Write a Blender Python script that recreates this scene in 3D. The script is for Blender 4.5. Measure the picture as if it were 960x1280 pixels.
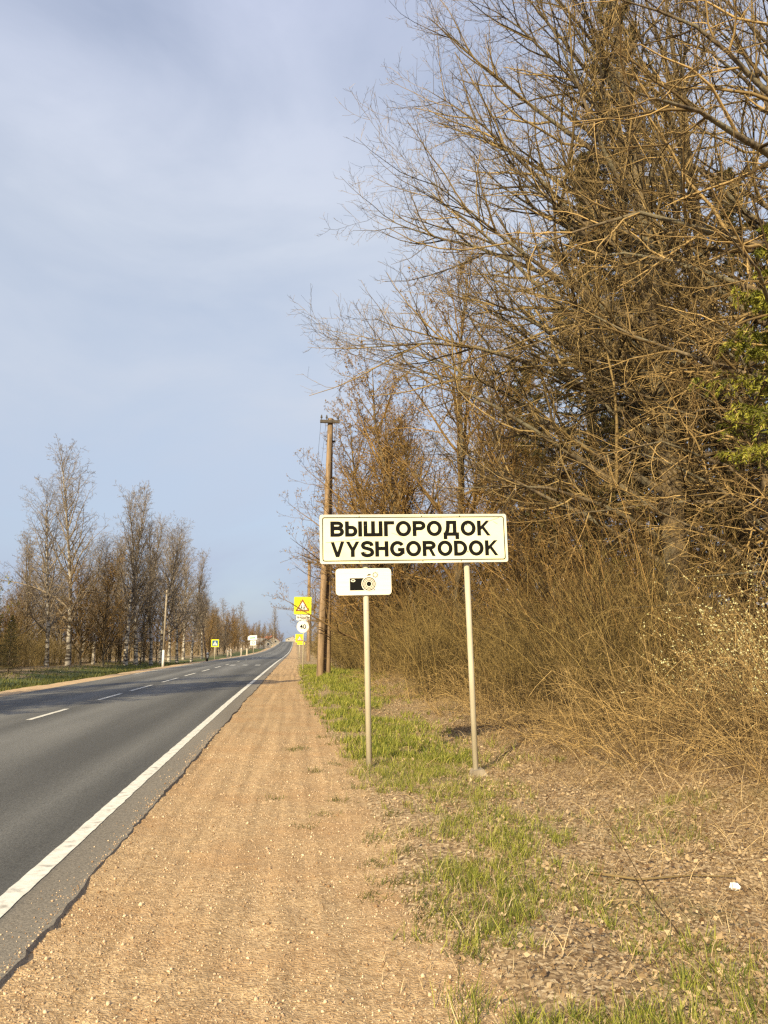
import bpy, math, random
import numpy as np
from mathutils import Matrix

for o in list(bpy.data.objects):
    bpy.data.objects.remove(o)
scene = bpy.context.scene
COL = scene.collection

# ------------------------------------------------------------------ camera
FPX = 962.0
PITCH = math.atan(160 / FPX)
YAW = math.atan(110 / FPX * math.cos(PITCH))
EYE = 1.6
cam_d = bpy.data.cameras.new("camera")
cam = bpy.data.objects.new("camera", cam_d)
COL.objects.link(cam)
cam.location = (0, 0, EYE)
cam.rotation_euler = (math.pi / 2 + PITCH, 0, -YAW)
cam_d.sensor_fit = 'VERTICAL'
cam_d.sensor_height = 34.6
cam_d.lens = FPX / 1280 * 34.6
cam_d.clip_start = 0.05
cam_d.clip_end = 6000
scene.camera = cam

# ------------------------------------------------------------------ sky, sun, exposure
SUN_EL = math.radians(28)
SUN_DIR = np.array([-0.47, -0.883])          # horizontal direction towards the sun
SUN_AZ = math.atan2(SUN_DIR[0], SUN_DIR[1])
world = bpy.data.worlds.new("World")
scene.world = world
world.use_nodes = True
nt = world.node_tree
nt.nodes.clear()
sky = nt.nodes.new('ShaderNodeTexSky')
sky.sky_type = 'NISHITA'
sky.sun_disc = False
sky.sun_elevation = SUN_EL
sky.sun_rotation = SUN_AZ
sky.air_density = 1.0
sky.dust_density = 1.2
sky.ozone_density = 1.6
tc = nt.nodes.new('ShaderNodeTexCoord')
mp = nt.nodes.new('ShaderNodeMapping')
mp.inputs['Scale'].default_value = (1.0, 1.0, 2.6)
mp.inputs['Rotation'].default_value = (0.2, 0.1, 0.6)
n1 = nt.nodes.new('ShaderNodeTexNoise')
n1.inputs['Scale'].default_value = 2.0
n1.inputs['Detail'].default_value = 7
n1.inputs['Roughness'].default_value = 0.52
n1.inputs['Distortion'].default_value = 0.6
rp = nt.nodes.new('ShaderNodeValToRGB')
rp.color_ramp.elements[0].position = 0.34
rp.color_ramp.elements[0].color = (0.58, 0.58, 0.58, 1)
rp.color_ramp.elements[1].position = 0.66
rp.color_ramp.elements[1].color = (0.96, 0.96, 0.96, 1)
mx = nt.nodes.new('ShaderNodeMixRGB')
sz_ = nt.nodes.new('ShaderNodeSeparateXYZ')             # thin veil of high cloud, deeper grey blue low down
zr = nt.nodes.new('ShaderNodeValToRGB')
zr.color_ramp.elements[0].position = 0.0
zr.color_ramp.elements[0].color = (0.36, 0.43, 0.58, 1)
zr.color_ramp.elements[1].position = 0.75
zr.color_ramp.elements[1].color = (0.50, 0.55, 0.72, 1)
e_ = zr.color_ramp.elements.new(0.10); e_.color = (0.43, 0.495, 0.63, 1)
e_ = zr.color_ramp.elements.new(0.28); e_.color = (0.545, 0.595, 0.69, 1)
e_ = zr.color_ramp.elements.new(0.48); e_.color = (0.60, 0.65, 0.745, 1)
zm = nt.nodes.new('ShaderNodeVectorMath'); zm.operation = 'SCALE'; zm.inputs['Scale'].default_value = 7.3
nt.links.new(tc.outputs['Generated'], sz_.inputs[0])
nt.links.new(sz_.outputs['Z'], zr.inputs['Fac'])
nt.links.new(zr.outputs['Color'], zm.inputs[0])
nt.links.new(zm.outputs[0], mx.inputs[2])
bg = nt.nodes.new('ShaderNodeBackground')
bg.inputs['Strength'].default_value = 0.10
wo = nt.nodes.new('ShaderNodeOutputWorld')
L = nt.links.new
L(tc.outputs['Generated'], mp.inputs['Vector'])
L(mp.outputs['Vector'], n1.inputs['Vector'])
L(n1.outputs['Fac'], rp.inputs['Fac'])
L(rp.outputs['Color'], mx.inputs[0])
L(sky.outputs['Color'], mx.inputs[1])
L(mx.outputs[0], bg.inputs['Color'])
L(bg.outputs[0], wo.inputs['Surface'])

sun_d = bpy.data.lights.new("sun", 'SUN')
sun_d.energy = 5.0
sun_d.angle = math.radians(0.6)
sun_d.color = (1.0, 0.85, 0.54)
sun = bpy.data.objects.new("sun", sun_d)
COL.objects.link(sun)
sun.rotation_euler = (math.pi / 2 - SUN_EL, 0, math.pi - SUN_AZ)
sun.location = (-20, -30, 40)

scene.view_settings.view_transform = 'Standard'
scene.view_settings.look = 'None'
scene.view_settings.gamma = 1.0
scene.view_settings.exposure = 0.66
scene.view_settings.use_curve_mapping = False
scene.render.engine = 'CYCLES'
scene.cycles.use_denoising = False
scene.cycles.max_bounces = 6
scene.cycles.filter_width = 1.4

# ------------------------------------------------------------------ helpers
def atY(px, py, Y):
    """place on the plane y = Y that a point of the picture shows (for measuring)"""
    F = np.array([math.sin(YAW) * math.cos(PITCH), math.cos(YAW) * math.cos(PITCH), math.sin(PITCH)])
    R = np.array([math.cos(YAW), -math.sin(YAW), 0])
    U = np.cross(R, F)
    d = F * FPX + R * (px - 480) + U * (640 - py)
    return np.array([0, 0, EYE]) + d * (Y / d[1])

def sstep(a, b, x):
    t = np.clip((np.asarray(x, float) - a) / (b - a), 0, 1)
    return t * t * (3 - 2 * t)

def vnoise(x, y, s=1.0, seed=0):
    x = np.asarray(x, float) / s
    y = np.asarray(y, float) / s
    xi = np.floor(x).astype(np.int64)
    yi = np.floor(y).astype(np.int64)
    fx = x - xi
    fy = y - yi
    fx = fx * fx * (3 - 2 * fx)
    fy = fy * fy * (3 - 2 * fy)
    def h(i, j):
        n = (i * 374761393 + j * 668265263 + seed * 1274126177) & 0xffffffff
        n = ((n ^ (n >> 13)) * 1274126177) & 0xffffffff
        n = n ^ (n >> 16)
        return (n & 0xffff) / 65535.0
    return ((h(xi, yi) * (1 - fx) + h(xi + 1, yi) * fx) * (1 - fy)
            + (h(xi, yi + 1) * (1 - fx) + h(xi + 1, yi + 1) * fx) * fy)

PY = np.array([-200, 0, 18, 30, 50, 76, 111, 170, 240, 330, 420, 480, 560, 800, 3000.])
PZ = np.array([0, 0, -0.02, -0.10, -0.24, -0.45, -0.85, -1.35, -1.6, -1.1, 0.1, 0.75, 0.3, -4, -10.])
def prof(y):
    y = np.asarray(y, float)
    return sum(np.interp(y + d, PY, PZ) for d in (-9, -5, 0, 5, 9)) / 5 + 0.008

def gz(x, y):
    """terrain height"""
    x = np.asarray(x, float)
    y = np.asarray(y, float)
    z = prof(y)
    z = z - 0.028 * np.clip(-5.4 - x, 0, 5.5)
    z = z - 0.28 * sstep(-10.4, -12.5, x) + 0.35 * sstep(-13, -18, x)
    near = 1 - sstep(16, 26, y)
    z = z - near * 0.10 * sstep(1.1, 2.6, x)
    z = z + near * 0.45 * sstep(3.2, 7.5, x)
    z = z + (1 - near) * 0.35 * sstep(1.5, 4.5, x)
    z = z + sstep(0.3, 1.25, x) * 0.34 * np.exp(-((x - 1.8) / 2.4) ** 2 - ((y - 33) / 8.5) ** 2)
    rough = sstep(0.5, 2.0, x) + sstep(-10, -11.5, x)
    z = z + rough * ((vnoise(x, y, 1.7, 3) - 0.5) * 0.12 + (vnoise(x, y, 0.5, 4) - 0.5) * 0.045)
    return z

def mesh(name, v, faces):
    """faces: list of (M,k) int arrays"""
    me = bpy.data.meshes.new(name)
    v = np.asarray(v, np.float32).reshape(-1, 3)
    me.vertices.add(len(v))
    me.vertices.foreach_set('co', v.ravel())
    faces = [np.asarray(f, np.int32) for f in faces if len(f)]
    idx = np.concatenate([f.ravel() for f in faces])
    cnt = np.concatenate([np.full(len(f), f.shape[1], np.int32) for f in faces])
    st = np.concatenate([[0], np.cumsum(cnt)[:-1]]).astype(np.int32)
    me.loops.add(len(idx))
    me.loops.foreach_set('vertex_index', idx)
    me.polygons.add(len(cnt))
    me.polygons.foreach_set('loop_start', st)
    me.polygons.foreach_set('loop_total', cnt)
    me.update(calc_edges=True)
    me.validate()
    return me

def set_tint(me, t):
    a = me.attributes.new('tint', 'FLOAT', 'POINT')
    a.data.foreach_set('value', np.asarray(t, np.float32))

def link(name, me, m, parent=None, smooth=False, loc=None):
    o = bpy.data.objects.new(name, me)
    COL.objects.link(o)
    if m and me and not me.materials:
        me.materials.append(m)
    if smooth:
        me.polygons.foreach_set('use_smooth', np.ones(len(me.polygons), bool))
    if parent:
        o.parent = parent
    if loc is not None:
        o.location = loc
    return o

def tag(o, label=None, cat=None, group=None, kind=None):
    if label: o['label'] = label
    if cat: o['category'] = cat
    if group: o['group'] = group
    if kind: o['kind'] = kind
    return o

def empty(name, loc=(0, 0, 0), rot=(0, 0, 0)):
    o = bpy.data.objects.new(name, None)
    o.empty_display_size = 0.3
    COL.objects.link(o)
    o.location = loc
    o.rotation_euler = rot
    return o

def copy_thing(root, loc, rz=0, s=1.0, sz=None, label=None, group=None):
    r = root.copy()
    COL.objects.link(r)
    r.location = loc
    r.rotation_euler = (0, 0, rz)
    r.scale = (s, s, sz or s)
    if label: r['label'] = label
    if group: r['group'] = group
    for ch in list(root.children):
        c = ch.copy()
        COL.objects.link(c)
        c.parent = r
        for g in ch.children:
            d = g.copy()
            COL.objects.link(d)
            d.parent = c
    return r

class MB:
    """collects simple solids into one mesh"""
    def __init__(s):
        s.v = []; s.f = []
    def add(s, v, f):
        b = len(s.v)
        s.v += [tuple(map(float, p)) for p in v]
        s.f += [[i + b for i in q] for q in f]
    def box(s, x0, x1, y0, y1, z0, z1):
        s.add([(x0, y0, z0), (x1, y0, z0), (x1, y1, z0), (x0, y1, z0), (x0, y0, z1), (x1, y0, z1), (x1, y1, z1), (x0, y1, z1)],
              [(0, 3, 2, 1), (4, 5, 6, 7), (0, 1, 5, 4), (1, 2, 6, 5), (2, 3, 7, 6), (3, 0, 4, 7)])
    def prism(s, pts, y0, y1):
        """outline in x,z (counter-clockwise seen from -y) extruded from y0 (front) to y1"""
        n = len(pts)
        v = [(p[0], y0, p[1]) for p in pts] + [(p[0], y1, p[1]) for p in pts]
        f = [tuple(range(n)), tuple(range(2 * n - 1, n - 1, -1))]
        f += [(i, i + n, (i + 1) % n + n, (i + 1) % n) for i in range(n)]
        s.add(v, f)
    def ring(s, outer, inner, y0, y1):
        n = len(outer)
        v = ([(p[0], y0, p[1]) for p in outer] + [(p[0], y0, p[1]) for p in inner]
             + [(p[0], y1, p[1]) for p in outer] + [(p[0], y1, p[1]) for p in inner])
        f = []
        for i in range(n):
            j = (i + 1) % n
            f += [(i, j, n + j, n + i), (2 * n + i, 3 * n + i, 3 * n + j, 2 * n + j),
                  (i, 2 * n + i, 2 * n + j, j), (n + i, n + j, 3 * n + j, 3 * n + i)]
        s.add(v, f)
    def tube(s, p0, p1, r0, r1, n=12):
        p0 = np.array(p0, float); p1 = np.array(p1, float)
        t = p1 - p0; t /= np.linalg.norm(t)
        a = np.cross(t, (0, 1, 0) if abs(t[1]) < 0.9 else (1, 0, 0)); a /= np.linalg.norm(a)
        b = np.cross(t, a)
        v = []
        for p, r in ((p0, r0), (p1, r1)):
            for i in range(n):
                w = 2 * math.pi * i / n
                v.append(p + r * (math.cos(w) * a + math.sin(w) * b))
        f = [(i, (i + 1) % n, n + (i + 1) % n, n + i) for i in range(n)]
        f += [tuple(range(n - 1, -1, -1)), tuple(range(n, 2 * n))]
        s.add(v, f)
    def build(s, name, m, parent=None, smooth=False):
        me = bpy.data.meshes.new(name)
        me.from_pydata(s.v, [], s.f)
        me.validate()
        me.update()
        o = link(name, me, m, parent)
        if smooth:
            me.polygons.foreach_set('use_smooth', np.array([len(p.vertices) == 4 for p in me.polygons]))
        return o

def circle(cx, cz, r, n=40):
    return [(cx + r * math.cos(2 * math.pi * i / n), cz + r * math.sin(2 * math.pi * i / n)) for i in range(n)]

def rrect(x0, x1, z0, z1, r, k=5):
    p = []
    for cx, cz, a in ((x1 - r, z0 + r, -90), (x1 - r, z1 - r, 0), (x0 + r, z1 - r, 90), (x0 + r, z0 + r, 180)):
        for i in range(k + 1):
            w = math.radians(a + 90 * i / k)
            p.append((cx + r * math.cos(w), cz + r * math.sin(w)))
    return p

# ------------------------------------------------------------------ materials
def mat(name, c1, c2=None, scale=8.0, rough=0.8, bump=0.0, bscale=40.0, tint=False, stretch=None,
        trans=0.0, spec=0.3, c3=None, scale3=1.0, coords='Object', detail=6, lo=0.35, hi=0.65, thr3=(0.45, 0.6)):
    m = bpy.data.materials.new(name)
    m.use_nodes = True
    n = m.node_tree.nodes
    l = m.node_tree.links.new
    b = n['Principled BSDF']
    b.inputs['Roughness'].default_value = rough
    b.inputs['Specular IOR Level'].default_value = spec
    t = n.new('ShaderNodeTexCoord')
    vec = t.outputs[coords]
    if stretch:
        mpn = n.new('ShaderNodeMapping')
        mpn.inputs['Scale'].default_value = stretch
        l(vec, mpn.inputs['Vector'])
        vec = mpn.outputs['Vector']
    col = None
    if c2:
        no = n.new('ShaderNodeTexNoise')
        no.inputs['Scale'].default_value = scale
        no.inputs['Detail'].default_value = detail
        no.inputs['Roughness'].default_value = 0.62
        l(vec, no.inputs['Vector'])
        r = n.new('ShaderNodeValToRGB')
        r.color_ramp.elements[0].position = lo
        r.color_ramp.elements[1].position = hi
        r.color_ramp.elements[0].color = (*c1, 1)
        r.color_ramp.elements[1].color = (*c2, 1)
        fac = no.outputs['Fac']
        if tint:
            at = n.new('ShaderNodeAttribute')
            at.attribute_name = 'tint'
            ad = n.new('ShaderNodeMath')
            ad.operation = 'MULTIPLY_ADD'
            ad.inputs[1].default_value = 0.35
            l(no.outputs['Fac'], ad.inputs[0])
            mu = n.new('ShaderNodeMath')
            mu.operation = 'MULTIPLY'
            mu.inputs[1].default_value = 0.65
            l(at.outputs['Fac'], mu.inputs[0])
            l(mu.outputs[0], ad.inputs[2])
            fac = ad.outputs[0]
        l(fac, r.inputs['Fac'])
        col = r.outputs['Color']
        if c3:
            no3 = n.new('ShaderNodeTexNoise')
            no3.inputs['Scale'].default_value = scale3
            no3.inputs['Detail'].default_value = 5
            l(vec, no3.inputs['Vector'])
            r3 = n.new('ShaderNodeValToRGB')
            r3.color_ramp.elements[0].position = thr3[0]
            r3.color_ramp.elements[1].position = thr3[1]
            mi = n.new('ShaderNodeMixRGB')
            l(no3.outputs['Fac'], r3.inputs['Fac'])
            l(r3.outputs['Color'], mi.inputs[0])
            l(col, mi.inputs[1])
            mi.inputs[2].default_value = (*c3, 1)
            col = mi.outputs[0]
        l(col, b.inputs['Base Color'])
    else:
        b.inputs['Base Color'].default_value = (*c1, 1)
    if bump:
        nb = n.new('ShaderNodeTexNoise')
        nb.inputs['Scale'].default_value = bscale
        nb.inputs['Detail'].default_value = 5
        l(vec, nb.inputs['Vector'])
        bu = n.new('ShaderNodeBump')
        bu.inputs['Strength'].default_value = 1.0
        bu.inputs['Distance'].default_value = bump
        l(nb.outputs['Fac'], bu.inputs['Height'])
        l(bu.outputs[0], b.inputs['Normal'])
    if trans:
        ts = n.new('ShaderNodeBsdfTranslucent')
        if col: l(col, ts.inputs['Color'])
        else: ts.inputs['Color'].default_value = (*c1, 1)
        ms = n.new('ShaderNodeMixShader')
        ms.inputs[0].default_value = trans
        out = n['Material Output']
        l(b.outputs[0], ms.inputs[1])
        l(ts.outputs[0], ms.inputs[2])
        l(ms.outputs[0], out.inputs['Surface'])
    return m

M = {}
M['gravel'] = mat('gravel', (0.33, 0.205, 0.098), (0.66, 0.465, 0.262), 34, 0.95, 0.018, 75, c3=(0.44, 0.262, 0.125), scale3=1.1, thr3=(0.45, 0.80), detail=9)
M['pebble'] = mat('pebble', (0.26, 0.16, 0.085), (0.70, 0.53, 0.36), 3, 0.9, tint=True, lo=0.25, hi=0.85)
M['sand'] = mat('sand', (0.44, 0.29, 0.16), (0.58, 0.42, 0.25), 3, 0.95, 0.01, 40)
M['soil'] = mat('soil', (0.13, 0.08, 0.04), (0.54, 0.38, 0.21), 55, 0.95, 0.012, 90, c3=(0.20, 0.17, 0.06), scale3=0.6, thr3=(0.54, 0.75), detail=9)
M['grass'] = mat('grass', (0.10, 0.13, 0.02), (0.40, 0.39, 0.075), 3, 0.6, tint=True, trans=0.3)
M['grassdark'] = mat('grassdark', (0.07, 0.085, 0.018), (0.20, 0.19, 0.05), 3, 0.6, tint=True, trans=0.25)
M['straw'] = mat('straw', (0.20, 0.12, 0.05), (0.68, 0.50, 0.26), 3, 0.75, tint=True, trans=0.15)
M['strawpale'] = mat('strawpale', (0.26, 0.165, 0.08), (0.72, 0.56, 0.34), 3, 0.8, tint=True, trans=0.1, lo=0.15, hi=0.9)
M['leaf'] = mat('leaf', (0.11, 0.06, 0.028), (0.58, 0.43, 0.26), 3, 0.85, tint=True, trans=0.1, lo=0.15, hi=0.9)
M['bark'] = mat('bark', (0.042, 0.031, 0.021), (0.21, 0.155, 0.095), 5, 0.95, 0.05, 9, stretch=(1, 1, 0.25), c3=(0.16, 0.14, 0.095), scale3=1.2)
M['twig'] = mat('twig', (0.032, 0.023, 0.013), (0.54, 0.38, 0.165), 1.2, 0.85, tint=True, lo=0.33, hi=0.90)
M['twigorange'] = mat('twigorange', (0.035, 0.022, 0.010), (0.54, 0.33, 0.12), 1.2, 0.85, tint=True, lo=0.32, hi=0.92)
M['twiggold'] = mat('twiggold', (0.05, 0.031, 0.013), (0.68, 0.46, 0.19), 1.2, 0.85, tint=True, lo=0.30, hi=0.85)
M['twigolive'] = mat('twigolive', (0.026, 0.018, 0.008), (0.48, 0.335, 0.12), 1.2, 0.85, tint=True, lo=0.30, hi=0.90)
M['twiggrey'] = mat('twiggrey', (0.07, 0.052, 0.036), (0.44, 0.35, 0.25), 1.2, 0.85, tint=True, lo=0.25, hi=0.90)
M['bud'] = mat('bud', (0.23, 0.12, 0.035), (0.42, 0.27, 0.07), 2, 0.7, tint=True, trans=0.3)
M['budgreen'] = mat('budgreen', (0.16, 0.15, 0.04), (0.36, 0.33, 0.09), 2, 0.7, tint=True, trans=0.3)
M['catkin'] = mat('catkin', (0.50, 0.44, 0.18), (0.72, 0.68, 0.40), 2, 0.8, tint=True, trans=0.2)
M['birch'] = mat('birch', (0.36, 0.32, 0.27), (0.52, 0.47, 0.40), 3, 0.8, 0.01, 12, stretch=(1, 1, 3), c3=(0.07, 0.055, 0.045), scale3=1.5, thr3=(0.44, 0.56))
M['needle'] = mat('needle', (0.06, 0.055, 0.016), (0.19, 0.155, 0.045), 2, 0.6, tint=True, trans=0.12)
M['needlegold'] = mat('needlegold', (0.11, 0.12, 0.015), (0.36, 0.34, 0.045), 2, 0.6, tint=True, trans=0.15)
M['polewood'] = mat('polewood', (0.13, 0.085, 0.05), (0.36, 0.25, 0.155), 9, 0.9, 0.01, 30, stretch=(1, 1, 0.08))
M['concrete'] = mat('concrete', (0.40, 0.34, 0.26), (0.55, 0.48, 0.38), 6, 0.9, 0.004, 40)
M['oldconcrete'] = mat('oldconcrete', (0.22, 0.18, 0.13), (0.36, 0.30, 0.23), 6, 0.9)
M['iron'] = mat('iron', (0.05, 0.04, 0.035), (0.10, 0.08, 0.06), 20, 0.7)
M['post'] = mat('post', (0.44, 0.38, 0.27), (0.56, 0.50, 0.38), 5, 0.5, 0.001, 60, stretch=(1, 1, 0.2), c3=(0.33, 0.27, 0.18), scale3=3, thr3=(0.58, 0.75))
M['signface'] = mat('signface', (0.76, 0.72, 0.48), (0.82, 0.79, 0.57), 2.5, 0.45, c3=(0.62, 0.54, 0.33), scale3=2.2, thr3=(0.56, 0.85))
M['plateface'] = mat('plateface', (0.80, 0.72, 0.56), (0.84, 0.78, 0.64), 3, 0.45, stretch=(0.3, 1, 14))
M['signback'] = mat('signback', (0.45, 0.45, 0.44), (0.55, 0.55, 0.53), 3, 0.5)
M['ink'] = mat('ink', (0.008, 0.0075, 0.007), rough=0.75, spec=0.08)
M['rim'] = mat('rim', (0.70, 0.66, 0.56), rough=0.5)
M['whitefilm'] = mat('whitefilm', (0.80, 0.80, 0.74), rough=0.45)
M['yellowfilm'] = mat('yellowfilm', (0.80, 0.80, 0.02), rough=0.45)
M['redfilm'] = mat('redfilm', (0.28, 0.09, 0.025), rough=0.45)
M['bluefilm'] = mat('bluefilm', (0.03, 0.10, 0.22), rough=0.45)
M['greenfilm'] = mat('greenfilm', (0.10, 0.36, 0.22), rough=0.45)
M['whitepaint'] = mat('whitepaint', (0.60, 0.57, 0.50), (0.78, 0.75, 0.67), 14, 0.75, 0.002, 90, c3=(0.30, 0.27, 0.23), scale3=9, thr3=(0.56, 0.74))
M['wornpaint'] = mat('wornpaint', (0.18, 0.175, 0.165), (0.62, 0.60, 0.55), 6, 0.75)
M['wallwhite'] = mat('wallwhite', (0.70, 0.68, 0.62), (0.78, 0.76, 0.70), 1, 0.85)
M['wallgrey'] = mat('wallgrey', (0.30, 0.27, 0.23), (0.42, 0.38, 0.33), 1, 0.9)
M['roofgrey'] = mat('roofgrey', (0.22, 0.21, 0.20), (0.30, 0.29, 0.27), 1, 0.8)
M['roofred'] = mat('roofred', (0.26, 0.10, 0.06), (0.34, 0.14, 0.09), 1, 0.8)
M['glass'] = mat('glass', (0.03, 0.035, 0.045), rough=0.1, spec=0.6)
M['paper'] = mat('paper', (0.82, 0.81, 0.78), rough=0.7)

def asphalt():
    m = mat('asphalt', (0.066, 0.064, 0.061), (0.165, 0.160, 0.152), 60, 0.78, 0.004, 160, detail=4, lo=0.3, hi=0.7)
    n = m.node_tree.nodes
    l = m.node_tree.links.new
    b = n['Principled BSDF']
    base = b.inputs['Base Color'].links[0].from_socket
    t = n.new('ShaderNodeTexCoord')
    sp = n.new('ShaderNodeSeparateXYZ')
    mp2 = n.new('ShaderNodeMapping')
    mp2.inputs['Scale'].default_value = (1.0, 0.05, 1.0)
    no = n.new('ShaderNodeTexNoise')
    no.inputs['Scale'].default_value = 1.0
    no.inputs['Detail'].default_value = 4
    l(t.outputs['Object'], mp2.inputs['Vector'])
    l(mp2.outputs['Vector'], no.inputs['Vector'])
    l(t.outputs['Object'], sp.inputs[0])
    wob = n.new('ShaderNodeMath'); wob.operation = 'MULTIPLY_ADD'
    wob.inputs[1].default_value = 0.4
    l(no.outputs['Fac'], wob.inputs[0])
    sh = n.new('ShaderNodeMath'); sh.operation = 'SUBTRACT'; sh.inputs[1].default_value = 0.2
    l(sp.outputs['X'], sh.inputs[0]); l(sh.outputs[0], wob.inputs[2])
    mr = n.new('ShaderNodeMapRange')
    mr.inputs['From Min'].default_value = -9.4
    mr.inputs['From Max'].default_value = -1.0
    l(wob.outputs[0], mr.inputs['Value'])
    r = n.new('ShaderNodeValToRGB')
    cr = r.color_ramp
    # worn wheel tracks (paler, polished stone) and the tar-dark strips between them
    stops = [(-9.4, 1.1), (-8.4, 1.3), (-7.9, 1.0), (-7.0, 0.85), (-6.4, 1.4), (-5.3, 0.85), (-4.6, 1.42), (-4.0, 1.3),
             (-3.4, 0.82), (-2.8, 0.76), (-2.35, 1.12), (-1.95, 0.75), (-1.74, 0.85), (-1.62, 1.75), (-1.0, 1.9)]
    while len(cr.elements) < len(stops):
        cr.elements.new(0.5)
    for e, (x, v) in zip(cr.elements, stops):
        e.position = (x + 9.4) / 8.4
        e.color = (v / 2, v / 2 * (1.0 if x < -1.7 else 0.89), v / 2 * (0.98 if x < -1.7 else 0.74), 1)
    l(mr.outputs[0], r.inputs['Fac'])
    mi = n.new('ShaderNodeVectorMath'); mi.operation = 'MULTIPLY'
    l(base, mi.inputs[0]); l(r.outputs['Color'], mi.inputs[1])
    sc = n.new('ShaderNodeVectorMath'); sc.operation = 'SCALE'
    sc.inputs['Scale'].default_value = 2.0
    l(mi.outputs[0], sc.inputs[0])
    l(sc.outputs[0], b.inputs['Base Color'])
    return m
M['asphalt'] = asphalt()

def streaked(m, sx_, sy_, lo, hi):
    """compacted and loose bands running along the road"""
    n = m.node_tree.nodes
    l = m.node_tree.links.new
    b = n['Principled BSDF']
    base = b.inputs['Base Color'].links[0].from_socket
    t = n.new('ShaderNodeTexCoord')
    mp_ = n.new('ShaderNodeMapping')
    mp_.inputs['Scale'].default_value = (sx_, sy_, 1)
    no = n.new('ShaderNodeTexNoise')
    no.inputs['Scale'].default_value = 1.0
    no.inputs['Detail'].default_value = 6
    mr = n.new('ShaderNodeMapRange')
    mr.inputs['From Min'].default_value = 0.32; mr.inputs['From Max'].default_value = 0.68
    mr.inputs['To Min'].default_value = lo; mr.inputs['To Max'].default_value = hi
    sc = n.new('ShaderNodeVectorMath'); sc.operation = 'SCALE'
    l(t.outputs['Object'], mp_.inputs['Vector']); l(mp_.outputs[0], no.inputs['Vector'])
    l(no.outputs['Fac'], mr.inputs['Value']); l(base, sc.inputs[0]); l(mr.outputs[0], sc.inputs['Scale'])
    l(sc.outputs[0], b.inputs['Base Color'])
streaked(M['gravel'], 7.0, 0.14, 0.76, 1.12)
streaked(M['asphalt'], 1.3, 0.12, 0.85, 1.15)

def ground_mat():
    """forest soil; short turf on the verge beyond the far shoulder"""
    m = M['soil']
    n = m.node_tree.nodes
    l = m.node_tree.links.new
    b = n['Principled BSDF']
    base = b.inputs['Base Color'].links[0].from_socket
    t = n.new('ShaderNodeTexCoord')
    sp = n.new('ShaderNodeSeparateXYZ')
    l(t.outputs['Object'], sp.inputs[0])
    no = n.new('ShaderNodeTexNoise'); no.inputs['Scale'].default_value = 0.35
    l(t.outputs['Object'], no.inputs['Vector'])
    a = n.new('ShaderNodeMath'); a.operation = 'MULTIPLY_ADD'; a.inputs[1].default_value = 7
    l(no.outputs['Fac'], a.inputs[0]); l(sp.outputs['X'], a.inputs[2])
    mr = n.new('ShaderNodeMapRange')
    mr.inputs['From Min'].default_value = -13.5
    mr.inputs['From Max'].default_value = -11.5
    l(a.outputs[0], mr.inputs['Value'])
    mr2 = n.new('ShaderNodeMapRange')
    mr2.inputs['From Min'].default_value = -2.0
    mr2.inputs['From Max'].default_value = -3.0
    l(sp.outputs['X'], mr2.inputs['Value'])
    mu = n.new('ShaderNodeMath'); mu.operation = 'MULTIPLY'
    l(mr.outputs[0], mu.inputs[0]); l(mr2.outputs[0], mu.inputs[1])
    n2 = n.new('ShaderNodeTexNoise'); n2.inputs['Scale'].default_value = 2.0
    l(t.outputs['Object'], n2.inputs['Vector'])
    r = n.new('ShaderNodeValToRGB')
    r.color_ramp.elements[0].color = (0.06, 0.085, 0.02, 1); r.color_ramp.elements[0].position = 0.3
    r.color_ramp.elements[1].color = (0.15, 0.16, 0.05, 1); r.color_ramp.elements[1].position = 0.7
    l(n2.outputs['Fac'], r.inputs['Fac'])
    mi = n.new('ShaderNodeMixRGB')
    l(mu.outputs[0], mi.inputs[0]); l(base, mi.inputs[1]); l(r.outputs['Color'], mi.inputs[2])
    l(mi.outputs[0], b.inputs['Base Color'])
def litter_base():
    """matted leaves and stalks: small cells of differing browns"""
    m = M['soil']
    n = m.node_tree.nodes
    l = m.node_tree.links.new
    b = n['Principled BSDF']
    old = [k for k in n if k.type == 'VALTORGB' and k.outputs[0].links and k.inputs[0].links][0]
    t = n.new('ShaderNodeTexCoord')
    no = n.new('ShaderNodeTexNoise'); no.inputs['Scale'].default_value = 30; no.inputs['Detail'].default_value = 3
    l(t.outputs['Object'], no.inputs['Vector'])
    mixv = n.new('ShaderNodeMixRGB'); mixv.blend_type = 'ADD'; mixv.inputs[0].default_value = 0.05
    l(t.outputs['Object'], mixv.inputs[1]); l(no.outputs['Color'], mixv.inputs[2])
    vo = n.new('ShaderNodeTexVoronoi'); vo.inputs['Scale'].default_value = 42
    l(mixv.outputs[0], vo.inputs['Vector'])
    sp = n.new('ShaderNodeSeparateColor'); l(vo.outputs['Color'], sp.inputs[0])
    r = n.new('ShaderNodeValToRGB')
    cr = r.color_ramp
    cr.elements[0].color = (0.07, 0.042, 0.022, 1); cr.elements[0].position = 0.0
    cr.elements[1].color = (0.68, 0.54, 0.34, 1); cr.elements[1].position = 1.0
    e = cr.elements.new(0.35); e.color = (0.24, 0.155, 0.08, 1)
    e = cr.elements.new(0.75); e.color = (0.46, 0.325, 0.18, 1)
    l(sp.outputs[0], r.inputs['Fac'])
    mi = n.new('ShaderNodeMixRGB'); mi.inputs[0].default_value = 0.75
    tgt = [k.to_socket for k in old.outputs[0].links]
    l(old.outputs['Color'], mi.inputs[1]); l(r.outputs['Color'], mi.inputs[2])
    for k in tgt:
        l(mi.outputs[0], k)
    bu = n.new('ShaderNodeBump'); bu.inputs['Distance'].default_value = 0.014; bu.inputs['Strength'].default_value = 1.0
    l(sp.outputs[1], bu.inputs['Height']); l(bu.outputs[0], b.inputs['Normal'])
litter_base()
ground_mat()

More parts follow.
